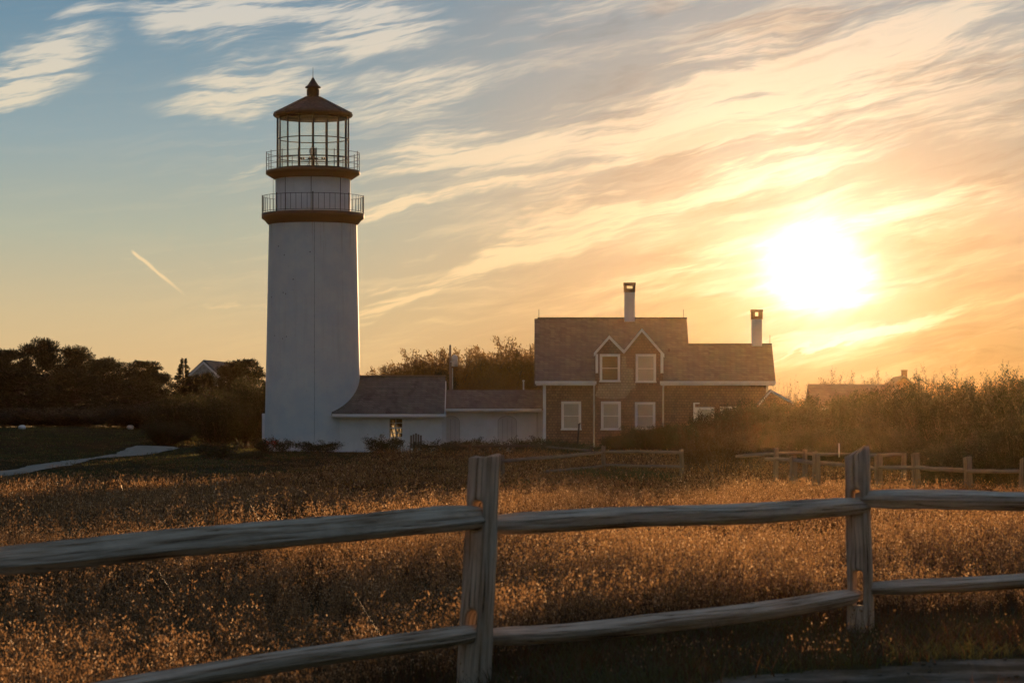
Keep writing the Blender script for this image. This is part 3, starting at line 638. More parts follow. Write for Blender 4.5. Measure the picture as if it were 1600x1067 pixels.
# ================================================================ house helpers
def roof_slab(m, x0, x1, ye, ze, yr, zr, th=0.12):
    m.prism([(x0, ye, ze), (x0, yr, zr), (x0, yr, zr - th), (x0, ye, ze - th)], (x1 - x0, 0, 0))
def gable_box(m, x0, x1, y0, y1, zb, ze, yr, zr):
    m.prism([(x0, y0, zb), (x0, y1, zb), (x0, y1, ze), (x0, yr, zr), (x0, y0, ze)], (x1 - x0, 0, 0))
def window(parent, px0, px1, py0, py1, Y, blind=True, fw=0.10, mid=True, shade=None):
    x0, _, z1 = P(px0, py0, Y); x1, _, z0 = P(px1, py1, Y)
    m = MB()
    m.box(x0 + fw, x1 - fw, Y - 0.05, Y + 0.02, z1 - fw, z1); m.box(x0 - .03, x1 + .03, Y - 0.08, Y + 0.02, z0, z0 + fw * .8)
    m.box(x0, x0 + fw, Y - 0.045, Y + 0.02, z0 + fw * .8 + .001, z1); m.box(x1 - fw, x1, Y - 0.045, Y + 0.02, z0 + fw * .8 + .001, z1)
    w = m.build('window', TRIM, parent)
    a, b, c, d = x0 + fw, x1 - fw, z0 + fw * .8, z1 - fw
    m = MB(); t_ = 0.035
    m.box(a, a + t_, Y - .03, Y, c, d); m.box(b - t_, b, Y - .03, Y, c, d); m.box(a + t_, b - t_, Y - .028, Y, c, c + t_); m.box(a + t_, b - t_, Y - .028, Y, d - t_, d)
    if mid: m.box(a + t_, b - t_, Y - .034, Y, (c + d) / 2 - .02, (c + d) / 2 + .02)
    m.build('sash', TRIM, w)
    m = MB(); m.box(a, b, Y - .012, Y - .006, c, d); m.build('pane', WGLASS, w)
    m = MB(); m.box(a, b, Y - .005, Y + .01, c if shade is None else d - (d - c) * shade, d)
    m.build('blind', BLIND if blind else ROOMSHADE, w)  # with no blind, a dark sheet painted as the shade of the room behind
    return w

# ================================================================ ANNEX beside the tower
AY = 161.95; ax1 = P(690, 650, AY).x; aw = P(533, 650, AY).x
ez = P(0, 648, 161.5).z; rz = zt(588); gA = gz(-6, 162)
AN = thing('oil_house', 'white brick annex with grey shingle roof joined to the lighthouse foot', 'annex', (-6.5, TY, gA))
wx0, _, wz1 = P(607, 653, AY); wx1, _, wz0 = P(630, 684, AY); xl = TX + 0.6
m = MB(); b_ = gA - .3
m.box(xl, wx0, AY, AY + .25, b_, ez - .05); m.box(wx1, ax1, AY, AY + .25, b_, ez - .05)
m.box(wx0, wx1, AY, AY + .25, b_, wz0); m.box(wx0, wx1, AY, AY + .25, wz1, ez - .05)
YBk = 166.1
m.box(xl, wx0 - .05, YBk - .25, YBk, b_, ez - .05); m.box(wx1 + .12, ax1, YBk - .25, YBk, b_, ez - .05)
m.box(wx0 - .05, wx1 + .12, YBk - .25, YBk, b_, wz0 - .05); m.box(wx0 - .05, wx1 + .12, YBk - .25, YBk, wz1 + .1, ez - .05)
m.prism([(ax1, AY, b_), (ax1, YBk, b_), (ax1, YBk, ez - .05), (ax1, TY, rz - .25), (ax1, AY, ez - .05)], (.2, 0, 0))
m.build('wall', WHITE, AN)
m = MB(); m.box(ax1 + .02, ax1 + .24, AY - .03, AY + .3, b_, ez - .06); m.build('corner_pier', BRICKW, AN)
m = MB(); roof_slab(m, P(518, 0, 161.62).x, P(696, 588, TY).x, 161.62, ez + .07, TY, rz); roof_slab(m, P(518, 0, 161.62).x, P(696, 588, TY).x, TY + 2.55, ez + .07, TY, rz); rfA = m.build('roof', ROOFG, AN)
m = MB(); m.bar((TX + 1.5, TY - .02, rz + .03), (P(696, 588, TY).x + .02, TY - .02, rz + .03), .16, .07); m.build('ridge_cap', WOOD2, rfA)
m = MB(); m.box(P(519, 0, 161.6).x, P(697, 0, 161.5).x, 161.53, 161.66, ez - .10, ez + .045); m.box(P(524, 0, 161.6).x, P(692, 0, 161.5).x, 161.66, 161.93, ez - .17, ez - .05); m.build('gutter', TRIM, AN)
m = MB(); fw = .05
m.box(wx0 - .02, wx0 + fw, AY - .03, AY + .1, wz0, wz1); m.box(wx1 - fw, wx1 + .02, AY - .03, AY + .1, wz0, wz1)
m.box(wx0 + fw, wx1 - fw, AY - .02, AY + .1, wz0 - .04, wz0 + .05); m.box(wx0 + fw, wx1 - fw, AY - .02, AY + .1, wz1 - .05, wz1)
wA = m.build('window', TRIM, AN)
m = MB()
m.box(wx0 + fw, wx1 - fw, AY + .03, AY + .07, (wz0 + wz1) / 2 - .025, (wz0 + wz1) / 2 + .025)
for q in (0.25, 0.75): m.box(wx0 + fw, wx1 - fw, AY + .035, AY + .065, wz0 + (wz1 - wz0) * q - .012, wz0 + (wz1 - wz0) * q + .012)
m.box((wx0 + wx1) / 2 - .012, (wx0 + wx1) / 2 + .012, AY + .036, AY + .064, wz0 + .05, wz1 - .05)
m.build('muntin', TRIM, wA)
m = MB(); m.box(wx0, wx1, AY + .08, AY + .085, wz0, wz1); m.build('pane', WGLASS, wA)
m = MB(); m.box(wx0 - .12, wx1 + .12, AY - .08, AY - .0, wz0 - .12, wz0 - .045); m.build('window_sill', TRIM, wA)

# ================================================================ PASSAGE
PY_ = 162.9; pez = P(0, 640, 162.4).z; prz = zt(609); px1 = P(848, 0, PY_).x; gP = gz(-1, 162)
PS = thing('covered_passage', 'low white passage with brown roof between the annex and the shingled house', 'passage', (-1, TY, gP))
m = MB(); gable_box(m, ax1 + .25, px1 + .3, PY_, 165.2, gP - .3, pez - .02, TY, prz - .2); m.build('wall', WHITE, PS)
m = MB(); roof_slab(m, P(697, 0, TY).x, 1.9, 162.42, pez + .08, TY, prz); roof_slab(m, P(697, 0, TY).x, 1.9, TY + 1.6, pez + .08, TY, prz); m.build('roof', ROOFB, PS)
m = MB(); m.box(P(692, 0, 162.4).x, px1 - .06, 162.34, 162.46, pez - .05, pez + .05); m.box(P(695, 0, 162.4).x, px1 - .1, 162.46, 162.88, pez - .12, pez - .03); m.build('gutter', TRIM, PS)
for i, (a, b) in enumerate([(690, 718), (778, 807)]):
    xa, _, zt_ = P(a, 650, PY_); xb = P(b, 0, PY_).x; zb = gP - .1; cxx = (xa + xb) / 2; hw = (xb - xa) / 2
    arc = [(cxx + hw * math.cos(R(q)), zt_ - .28 + .28 * math.sin(R(q))) for q in range(0, 181, 15)]
    m = MB(); m.prism([(xb, PY_ - .02, zb)] + [(x, PY_ - .02, z) for x, z in arc] + [(xa, PY_ - .02, zb)], (0, .05, 0)); d_ = m.build('arched_door', GREYDOOR, PS)
    m = MB(); m.tube([(xb, PY_ - .03, zb)] + [(x, PY_ - .03, z) for x, z in arc] + [(xa, PY_ - .03, zb)], .011, 5); m.build('door_outline', OUTL, d_)
    m = MB()
    for q in (.25, .5, .75): m.box(xa + (xb - xa) * q - .008, xa + (xb - xa) * q + .008, PY_ - .026, PY_ - .02, zb, zt_ - .15)
    m.build('plank_joint', OUTL, d_)
m = MB(); m.box(P(838, 0, PY_).x, P(841, 0, PY_).x, PY_ - .04, PY_ + .02, gP - .2, pez - .13); m.build('corner_board', GREYDOOR, PS)

# ================================================================ KEEPER'S HOUSE
HY = 160.3; EY = 160.0; gH = gz(7, 160); hx0 = P(849, 0, HY).x; hxm = P(1073, 498, TY).x; hx1 = P(1200, 0, HY).x
eav = P(0, 595, EY).z; rdg = zt(498); wr = P(0, 538, 162.2); wry = EY + (wr.z - eav) / (rdg - eav) * (TY - EY)
HO = thing('keepers_house', 'brown shingled house with twin front gables and a tall white chimney', 'house', (7, TY, gH))
m = MB(); gable_box(m, hx0, hxm - .15, HY, 167.7, gH - .4, eav - .12, TY, rdg - .18)
gable_box(m, hxm - .14, hx1, HY, 164.1, gH - .4, eav - .12, wry, wr.z - .18); wl = m.build('wall', WALLS, HO)
m = MB(); k_ = (rdg - eav) / (TY - EY); dxa, dxb = P(930, 0, HY).x, P(1036, 0, HY).x
roof_slab(m, P(836, 0, EY).x, dxa, EY, eav, TY, rdg, .14); roof_slab(m, dxb, hxm, EY, eav, TY, rdg, .14); roof_slab(m, dxa, dxb, 161.7, eav + 1.7 * k_, TY, rdg, .14); roof_slab(m, P(836, 0, EY).x, hxm, 168.0, eav, TY, rdg, .14); rfM = m.build('main_roof', ROOFB, HO)
m = MB(); m.bar((P(840, 0, TY).x, TY, rdg + .03), (hxm + .02, TY, rdg + .03), .2, .08); m.build('ridge_cap', BARK, rfM)
xw1 = P(1212, 0, EY).x
m = MB(); roof_slab(m, hxm + .003, xw1, EY + .002, eav, wry, wr.z, .14); roof_slab(m, hxm + .003, xw1, 2 * wry - EY, eav, wry, wr.z, .14); rfW = m.build('wing_roof', ROOFB, HO)
m = MB(); m.bar((hxm, wry, wr.z + .02), (xw1, wry, wr.z + .02), .18, .06); m.build('ridge_cap', BARK, rfW)
for px_, par, yy, zz in ((842, rfM, TY, rdg), (1068, rfM, TY, rdg), (1203, rfW, wry, wr.z)):
    xx = P(px_, 0, yy).x; m = MB(); m.tube([(xx, yy, zz), (xx, yy, zz + .5)], .012, 5); m.build('lightning_rod', IRON, par)
# double gable wall dormer
FY = HY - .04
def Q_(px, py, Y=FY): return P(px, py, Y)
gp = [(930, 551), (952, 528), (974.5, 550), (1003, 517), (1036, 553), (1036, 690), (930, 690)]
m = MB(); m.prism([Q_(*q) for q in gp], (0, .3, 0)); m.build('gable_wall', WALLS, HO)
m = MB(); m.prism([Q_(*q) + Vector((0, .3, 0)) for q in gp[:5]] + [Q_(1036, 590) + Vector((0, .3, 0)), Q_(930, 590) + Vector((0, .3, 0))], (0, 2.6, 0)); m.build('dormer_cheek', WALLS, HO)
sl = [((928, 553), (952, 525.5)), ((952, 525.5), (975, 549)), ((975, 549), (1003, 514.5)), ((1003, 514.5), (1038, 555))]
m = MB()
for a, b in sl:
    A_, B_ = Q_(*a), Q_(*b); m.prism([A_, B_, B_ + Vector((0, 0, .05)), A_ + Vector((0, 0, .05))], (0, 3.2, 0))
m.build('dormer_roof', ROOFB, HO)
m = MB()
for a, b in sl:
    A_, B_ = Q_(*a, FY - .08), Q_(*b, FY - .08); m.prism([A_ + Vector((0, 0, .06)), B_ + Vector((0, 0, .06)), B_ - Vector((0, 0, .13)), A_ - Vector((0, 0, .13))], (0, .077, 0))
for a, b in ((930.5, 934.5), (1032, 1036.5)):
    xa, xb = Q_(a, 0).x, Q_(b, 0).x; m.box(xa, xb, FY - .06, FY, Q_(0, 583).z, Q_(0, 553).z)
m.build('gable_trim', TRIM, HO)
pp = [(972, 557), (978, 556), (979, 575), (990, 576), (990, 597), (993, 600), (993, 606), (986, 608), (982, 616), (976, 622), (960, 624), (936, 622), (930, 618), (936, 600), (969, 598)]
m = MB(); m.prism([Q_(x, y, FY - .015) for x, y in pp], (0, .02, 0)); sp = m.build('shingle_patch', WALLN, HO); sp['label'] = 'pale patch of newer shingles below the twin gables'
# eaves, gutters, corner boards, downspouts
m = MB()
for a, b in ((836, 932), (1031, 1212)):
    xa, xb = P(a, 0, EY).x, P(b, 0, EY).x; m.box(xa, xb, EY - .06, EY + .03, eav - .17, eav - .01); m.box(xa + .05, xb - .05, EY + .03, HY - .002, eav - .24, eav - .15)
gu = m.build('gutter', TRIM, HO)
m = MB(); m.box(P(849, 0, HY).x - .02, P(853, 0, HY).x, HY - .04, HY + .1, gH - .3, eav - .2); m.box(P(1197, 0, HY).x, P(1200, 0, HY).x + .02, HY - .03, HY + .1, gH - .3, eav - .2); m.build('corner_board', TRIM, HO)
for px_ in (928, 1036):
    xx = P(px_, 0, HY).x; m = MB(); m.tube([(xx, EY - .03, eav - .16), (xx, EY - .03, eav - .28), (xx, HY - .09, eav - .42), (xx, HY - .09, gH)], .045, 8); m.build('downspout', TRIM, HO)
m = MB(); x_ = P(1085, 0, HY).x; z_ = P(0, 631, HY).z; m.box(x_ - .06, x_ + .03, HY - .12, HY - .02, gH, z_); m.box(x_ - .06, P(1093, 0, HY).x, HY - .121, HY - .019, z_ + .001, z_ + .07); m.build('downspout', TRIM, HO)
w = window(HO, 937, 969, 553, 597, FY, blind=False); w['label'] = 'upper window with dark panes and no blind'
window(HO, 993, 1025, 553, 598, FY)
window(HO, 877, 908, 627, 672, HY); window(HO, 939, 970, 627, 672, FY); window(HO, 992, 1024, 628, 672, FY)
window(HO, 1086, 1116, 636, 680, HY); window(HO, 1125, 1153, 635, 680, HY)
m = MB(); x_ = P(1046, 0, 161.6).x; m.tube([(x_, 161.9, P(0, 574, 161.9).z), (x_, 161.9, P(0, 545, 161.9).z)], .05, 8); m.build('vent_pipe', BRICKD, rfM)
def chimney(pxa, pxb, pyt, pyc, pyb, Y, hole, parent, capmat):
    xa, xb = P(pxa, 0, Y).x, P(pxb, 0, Y).x; w_ = (xb - xa); y0, y1 = Y - w_ * .6, Y + w_ * .6
    z_ = lambda py: P(0, py, Y).z
    m = MB(); m.box(xa, xb, y0, y1, z_(pyb), z_(pyc)); ch = m.build('chimney', WHITE, parent)
    hx0_, hx1_, hy0, hy1 = hole; ha, hb = P(hx0_, 0, Y).x, P(hx1_, 0, Y).x
    m = MB(); e = .03
    m.box(xa - e, xb + e, y0 - e, y1 + e, z_(hy1), z_(pyc) + 0.001 * 0 + .002); m.box(xa - e, ha, y0 - e, y1 + e, z_(hy1), z_(hy0)); m.box(hb, xb + e, y0 - e, y1 + e, z_(hy1), z_(hy0)); m.box(xa - e - .02, xb + e + .02, y0 - e - .02, y1 + e + .02, z_(hy0), z_(pyt))
    m.build('chimney_cap', capmat, ch)
chimney(975.5, 991.5, 442, 457, 503, TY, (979, 988.5, 446.5, 451.5), rfM, BRICKD)
chimney(1174.5, 1190, 484, 499, 541, wry + .1, (1179, 1185.5, 487.5, 494.5), rfW, BRICKD)
# little gabled entry at the far right of the wing
m = MB(); m.prism([P(1190, 632, 158.6), P(1205, 615, 158.6), P(1236, 633, 158.6), P(1236, 700, 158.6), P(1190, 700, 158.6)], (0, 2.2, 0)); en = m.build('entry_wall', WALLS, HO)
m = MB()
for a, b in (((1186, 634), (1205, 612)), ((1205, 612), (1240, 632))):
    A_, B_ = P(*a, 158.5), P(*b, 158.5); m.prism([A_, B_, B_ + Vector((0, 0, .10)), A_ + Vector((0, 0, .10))], (0, .1, 0))
m.build('gable_trim', TRIM, en)
m = MB()
for a, b in (((1186, 632), (1205, 610)), ((1205, 610), (1240, 630))):
    A_, B_ = P(*a, 158.61), P(*b, 158.61); m.prism([A_, B_, B_ + Vector((0, 0, .05)), A_ + Vector((0, 0, .05))], (0, 2.5, 0))
m.build('entry_roof', ROOFB, en)

# ================================================================ far houses
def far_house(label, pa, pb, pyr, pye, Y, depth, gable_left=None):
    g0 = gz((P(pa, 0, Y).x + P(pb, 0, Y).x) / 2, Y); o = thing('cottage', label, 'house', ((P(pa, 0, Y).x + P(pb, 0, Y).x) / 2, Y, g0)); return o
Yf = 192.0; o = far_house('low dark-roofed cottage half hidden by shrubs right of the keepers house', 1262, 1400, 600, 638, Yf, 5)
xa, xb = P(1262, 0, Yf).x, P(1402, 0, Yf).x; zr_, ze_ = P(0, 600, Yf).z, P(0, 637, Yf - 2).z; g0 = gz(xa, Yf)
m = MB(); gable_box(m, xa + .2, xb - .2, Yf - 2.2, Yf + 2.2, g0 - .5, ze_ - .1, Yf, zr_ - .2); m.build('wall', WALLS, o)
m = MB(); roof_slab(m, xa, xb, Yf - 2.5, ze_, Yf, zr_); roof_slab(m, xa, xb, Yf + 2.5, ze_, Yf, zr_); m.build('roof', ROOFB, o)
m = MB(); m.box(xa, xb, Yf - 2.56, Yf - 2.48, ze_ - .14, ze_ - .02); m.build('gutter', TRIM, o)
Yf = 225.0; o = far_house('distant cottage gable with a stub chimney showing above the right shrubs', 1380, 1450, 590, 640, Yf, 5)
m = MB(); g0 = gz(28, Yf); m.prism([P(1388, 612, Yf), P(1413, 591, Yf), P(1440, 612, Yf), (P(1440, 0, Yf).x, Yf, g0 - .5), (P(1388, 0, Yf).x, Yf, g0 - .5)], (0, 6, 0)); m.build('wall', WALLS, o)
m = MB()
for a, b in (((1382, 616), (1413, 588.5)), ((1413, 588.5), (1446, 616))):
    A_, B_ = P(*a, Yf - .3), P(*b, Yf - .3); m.prism([A_, B_, B_ + Vector((0, 0, .12)), A_ + Vector((0, 0, .12))], (0, 6.6, 0))
rf2 = m.build('roof', ROOFB, o)
m = MB(); A_ = P(1409, 578, Yf + 1); B_ = P(1417, 593, Yf + 1); m.box(A_.x, B_.x, Yf + .8, Yf + 1.3, B_.z, A_.z - .06); m.box(A_.x - .04, B_.x + .04, Yf + .76, Yf + 1.34, A_.z - .06, A_.z); m.build('chimney', BRICKD, rf2)
# left gable beyond the pines: rake board runs up to the right
Yf = 226.0; o = far_house('grey gabled cottage with a white rake board rising from the left pines', 280, 350, 563, 600, Yf, 5)
ap = P(318, 565, Yf); el = P(282, 598, Yf); g0 = gz(ap.x, Yf); hw_ = ap.x - el.x
m = MB(); m.prism([(el.x + .15, Yf, el.z - .1), (ap.x, Yf, ap.z - .1), (ap.x + hw_ * .9, Yf, el.z), (ap.x + hw_ * .9, Yf, g0 - .4), (el.x + .15, Yf, g0 - .4)], (1.3, 7, 0)); m.build('wall', GREYM, o)
m = MB(); m.prism([el, ap, ap + Vector((0, 0, .14)), el + Vector((0, 0, .14))], (1.4, 7.4, 0)); m.prism([ap, (ap.x + hw_, Yf, el.z), (ap.x + hw_, Yf, el.z + .14), ap + Vector((0, 0, .14))], (1.4, 7.4, 0)); m.build('roof', ROOFG, o)
m = MB(); m.prism([el + Vector((0, -.1, -.16)), ap + Vector((0, -.1, -.16)), ap + Vector((0, -.1, .03)), el + Vector((0, -.1, .03))], (0, .08, 0))
er = Vector((ap.x + hw_, Yf, el.z)); m.prism([ap + Vector((0, -.1, -.16)), er + Vector((0, -.1, -.16)), er + Vector((0, -.1, .03)), ap + Vector((0, -.1, .03))], (0, .08, 0)); m.build('rake_board', TRIM, o)

# utility pole
Yp = 176.0; b0_ = P(704, 610, Yp); g0 = gz(b0_.x, Yp)
o = thing('utility_pole', 'wooden utility pole with a pale transformer can above the passage roof', 'utility pole', (b0_.x, Yp, g0))
m = MB(); m.tube([(b0_.x, Yp, g0 - .3), (b0_.x - .02, Yp, P(0, 539, Yp).z)], [.085, .06], 10); m.build('pole', WOOD2, o)
m = MB(); c_ = P(710.5, 0, Yp - .1); zt0, zt1 = P(0, 573, Yp).z, P(0, 557, Yp).z; m.lathe((c_.x, Yp - .1), [(0, zt0), (.17, zt0 + .02), (.18, zt0 + .06), (.18, zt1 - .04), (.14, zt1), (.05, zt1 + .1), (0, zt1 + .1)], 16); m.bar((b0_.x, Yp - .05, (zt0 + zt1) / 2), (c_.x, Yp - .1, (zt0 + zt1) / 2), .06); m.build('transformer', GREYM, o)
m = MB(); x_ = P(707, 0, Yp).x; m.tube([(x_, Yp, g0), (x_, Yp, P(0, 575, Yp).z)], .03, 6); m.build('conduit', GREYM, o)
x_ = P(818, 0, 178).x; m = MB(); m.tube([(x_, 178, gz(x_, 178) - .2), (x_, 178, P(0, 596, 178).z)], [.05, .04], 8); m.lathe((x_, 178), [(0.0, P(0, 596, 178).z), (.07, P(0, 596, 178).z), (.07, P(0, 594, 178).z), (0, P(0, 593.4, 178).z)], 8)
tag(m.build('vent_post', GREYM), 'thin grey post behind the passage roof next to the shingled house', 'post')

# ================================================================ SPLIT-RAIL FENCES
def wood_post(name, base, top, wx, wy, dirv, holes, mat, parent, seed, sub=2, taper=0.9, slant=0.0):
    """post as a shell of cells with through mortises along dirv; holes = [(z0, z1)] in metres above base"""
    rg_ = np.random.default_rng(seed); H = (top - base).length; d = Vector(dirv).normalized(); e = Vector((-d.y, d.x, 0))
    zc = sorted(set([0, H] + [round(z, 3) for h in holes for z in h] + [round(x, 3) for x in np.linspace(0, H, 16)] + [round(H - .022, 3)]))
    zc = [z for i, z in enumerate(zc) if i == 0 or z - zc[i - 1] > 0.012 or any(abs(z - q) < .001 for h in holes for q in h) or z == H]
    cu = [-.5, -.30, .30, .5]; cv = [-.5, -.21, .21, .5]
    nz = len(zc); vid = {}; V = []; UV = []
    ax = (top - base) / H
    offs = rg_.normal(0, 0.004, (nz, 4, 4, 2)); cyc = rg_.uniform(0, 6.28, 6)
    def vtx(i, j, k):
        key = (i, j, k)
        if key not in vid:
            z = zc[i]; tpr = 1 - (1 - taper) * (z / H)
            wob = 0.010 * math.sin(z * 5 + cyc[0] + j * .25) + 0.004 * math.sin(z * 13 + cyc[1] + k * .5)
            ch = 0.86 if (j in (0, 3) and k in (0, 3)) else 1.0
            p = base + ax * z + d * (cu[j] * wx * tpr * ch + wob + offs[i, j, k, 0]) + e * (cv[k] * wy * tpr * ch + wob * .6 + offs[i, j, k, 1])
            if i == nz - 1: p = p + Vector((0, 0, slant * (cv[k]) + 0.02 * rg_.normal()))
            vid[key] = len(V); V.append(p); UV.append((z, (j + k * 1.3) * 0.12))
        return vid[key]
    solid = lambda i, j, k: 0 <= i < nz - 1 and 0 <= j < 3 and 0 <= k < 3 and not (k == 1 and any(zc[i] >= h[0] - .001 and zc[i + 1] <= h[1] + .001 for h in holes))
    Fs = []
    for i in range(nz - 1):
        for j in range(3):
            for k in range(3):
                if not solid(i, j, k): continue
                c = lambda a, b, c_: vtx(i + a, j + b, k + c_)
                for (di, dj, dk), q in (((1, 0, 0), [(1, 0, 0), (1, 1, 0), (1, 1, 1), (1, 0, 1)]), ((-1, 0, 0), [(0, 0, 0), (0, 0, 1), (0, 1, 1), (0, 1, 0)]),
                                        ((0, 1, 0), [(0, 1, 0), (0, 1, 1), (1, 1, 1), (1, 1, 0)]), ((0, -1, 0), [(0, 0, 0), (1, 0, 0), (1, 0, 1), (0, 0, 1)]),
                                        ((0, 0, 1), [(0, 0, 1), (1, 0, 1), (1, 1, 1), (0, 1, 1)]), ((0, 0, -1), [(0, 0, 0), (0, 1, 0), (1, 1, 0), (1, 0, 0)])):
                    if not solid(i + di, j + dj, k + dk): Fs.append([c(*w_) for w_ in q])
    og = worldloc(parent); A_ = np.array([tuple(v - og) for v in V])
    o = fast_mesh(name, A_, Fs, mat, parent, uv=np.array(UV), smooth=True)
    bm = bmesh.new(); bm.from_mesh(o.data); bmesh.ops.recalc_face_normals(bm, faces=bm.faces); bm.to_mesh(o.data); bm.free()
    if sub: md = o.modifiers.new('round', 'SUBSURF'); md.levels = sub; md.render_levels = sub
    return o
def wood_rail(name, a, b, h, w, mat, parent, seed, n=48, sag=0.0, endk=0.62, m=10, flat=0.0):
    rg_ = np.random.default_rng(seed); a, b = Vector(a), Vector(b); d = (b - a).normalized(); x = d.cross(Vector((0, 0, 1))).normalized(); z = x.cross(d)
    L = (b - a).length; ph = rg_.uniform(0, 6.28, 8); V = []; UV = []
    # a split log: an irregular five- or six-sided section with flat cleft faces
    cor = np.array([(-.85, .55), (-.15, 1.0), (.82, .28), (1.0, -.35), (.55, -1.0), (-.75, -.85)]) + rg_.normal(0, .07, (6, 2)); cor = cor[::-1] if False else cor; nc = 6; sec = []
    for q in range(nc):
        A2, B2 = cor[q], cor[(q + 1) % nc]
        for f in (.06, .35, .65, .94): sec.append(A2 * (1 - f) + B2 * f)
    sec = np.array(sec); sec[:, 0] /= np.abs(sec[:, 0]).max(); sec[:, 1] /= np.abs(sec[:, 1]).max(); m = len(sec)
    acc = np.zeros(m)
    for i in range(n + 1):
        s = i / n; e = min(s, 1 - s) * L; k = endk + (1 - endk) * min(1, e / 0.28) ** 0.6
        acc = acc * 0.86 + rg_.normal(0, 0.020, m)
        c = a.lerp(b, s) + z * (sag * 4 * s * (1 - s) + 0.004 * math.sin(s * 11 + ph[1]) + 0.007 * math.sin(s * 5 + ph[2])) + x * 0.015 * math.sin(s * 7 + ph[3])
        for j in range(m):
            ct, st = sec[j]; rr = (1 + acc[j]) * k
            twist = 0.25 * math.sin(s * 2 + ph[4]); c2, s2 = math.cos(twist), math.sin(twist)
            X_, Z_ = rr * ct * w / 2, rr * st * h / 2
            V.append(c + x * (X_ * c2 - Z_ * s2) + z * (X_ * s2 + Z_ * c2)); UV.append((s * L, j / m * 0.9))
    Fs = [[i * m + j, i * m + (j + 1) % m, (i + 1) * m + (j + 1) % m, (i + 1) * m + j] for i in range(n) for j in range(m)]
    c0, c1 = len(V), len(V) + 1; V += [a, b]; UV += [(0, 0), (L, 0)]
    og = worldloc(parent)
    for j in range(0, m, 1):
        Fs.append([c0, (j + 1) % m, j, j]); Fs.append([c1, n * m + j, n * m + (j + 1) % m, n * m + (j + 1) % m])
    me = bpy.data.meshes.new(name); me.from_pydata([tuple(v - og) for v in V], [], [tuple(dict.fromkeys(f)) for f in Fs]); me.materials.append(mat)
    uvl = me.uv_layers.new(name='UVMap'); U = np.array(UV); li = np.zeros(len(me.loops), np.int32); me.loops.foreach_get('vertex_index', li); uvl.data.foreach_set('uv', U[li].astype(np.float32).ravel())
    for p_ in me.polygons: p_.use_smooth = True
    o = bpy.data.objects.new(name, me); COL.objects.link(o); o.parent = parent; return o

YL, YR = 19.2, 21.4
NF = thing('rail_fence', 'weathered grey split-rail fence nearest the viewer, two rails high', 'fence', (1.0, 20.4, 0.0))
# post foot/top pairs from the photo: the left one leans to the right
PL0 = Vector(((738 - 800) / F * YL, YL, -0.35)); PL1 = P(758, 713, YL)
PR0 = Vector(((1345 - 800) / F * YR, YR, -0.2)); PR1 = P(1340, 707, YR)
fd = (PR0 - PL0); fd.z = 0; fd.normalize()
fl = Vector((0.78, 0.62, 0)).normalized()
def zrel(base, top, py, Y): return (P(0, py, Y).z - base.z)
pL = wood_post('post', PL0, PL1, 0.20, 0.19, Vector((0.42, 0.90, 0)), [(zrel(PL0, PL1, 828, YL), zrel(PL0, PL1, 781, YL)), (zrel(PL0, PL1, 1004, YL), zrel(PL0, PL1, 950, YL))], WOOD, NF, 3, slant=-.02)
pR = wood_post('post', PR0, PR1, 0.17, 0.18, Vector((0.34, 0.94, 0)), [(zrel(PR0, PR1, 797, YR), zrel(PR0, PR1, 764, YR)), (zrel(PR0, PR1, 945, YR), zrel(PR0, PR1, 890, YR))], WOOD, NF, 8, slant=-.14)
YA = 16.9
def RP(px, py, Y): return P(px, py, Y)
wood_rail('rail', RP(-60, 878, YA), RP(762, 807, YL), .165, .15, WOOD, NF, 21, n=44)
wood_rail('rail', RP(20, 1112, YA + .15), RP(757, 984, YL), .125, .13, WOOD, NF, 22, n=44, sag=.03)
wood_rail('rail', RP(742, 820, YL), RP(1352, 789, YR), .135, .15, WOOD, NF, 23, n=44, sag=.0)
wood_rail('rail', RP(738, 994, YL), RP(1345, 930, YR), .115, .14, WOOD, NF, 24, n=44, sag=-.035)
wood_rail('rail', RP(1336, 781, YR), RP(2010, 783, YR - .4), .145, .17, WOOD, NF, 25, n=44)
wood_rail('rail', RP(1350, 920, YR), RP(2010, 868, YR - .4), .10, .15, WOOD, NF, 26, n=44, sag=-.03)
for (px_, Y_, tp, sd) in ((-66, YA, 735, 31), (2016, YR - .4, 708, 32)):
    b_ = P(px_, 0, Y_); b0_ = Vector((b_.x, Y_, gz(b_.x, Y_) - .2)); wood_post('post', b0_, P(px_, tp, Y_), .18, .18, (1, .5, 0), [], WOOD, NF, sd)

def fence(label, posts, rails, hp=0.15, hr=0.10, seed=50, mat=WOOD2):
    """posts: (px, top py, Y) ; rails: (px0, py0, Y0, px1, py1, Y1)"""
    c = P(posts[0][0], 0, posts[0][2]); o = thing('rail_fence', label, 'fence', (c.x, c.y, gz(c.x, c.y)))
    for i, (px_, tp, Y_) in enumerate(posts):
        x_ = P(px_, 0, Y_).x; wood_post('post', Vector((x_ + random.uniform(-.04, .04), Y_, gz(x_, Y_) - .2)), P(px_, tp, Y_), hp, hp, (1, .3, 0), [], mat, o, seed + i, sub=1, slant=random.uniform(-.05, .05))
    for i, (a, b, Ya, c_, d_, Yb) in enumerate(rails):
        wood_rail('rail', P(a, b, Ya), P(c_, d_, Yb), hr, hr, mat, o, seed + 20 + i, n=20, m=7)
    return o
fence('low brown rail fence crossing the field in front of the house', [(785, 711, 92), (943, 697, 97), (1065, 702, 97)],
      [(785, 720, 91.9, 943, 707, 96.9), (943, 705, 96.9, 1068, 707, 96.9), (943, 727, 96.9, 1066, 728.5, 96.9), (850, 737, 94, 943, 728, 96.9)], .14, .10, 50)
fence('short rail fence half buried in weeds before the white passage', [(648, 690, 150), (735, 693, 150), (850, 693, 150), (925, 697, 140)], [(648, 697, 150, 735, 697, 150), (735, 697, 150, 850, 697, 150), (850, 698, 150, 925, 704, 140)], .16, .10, 70, BARK)
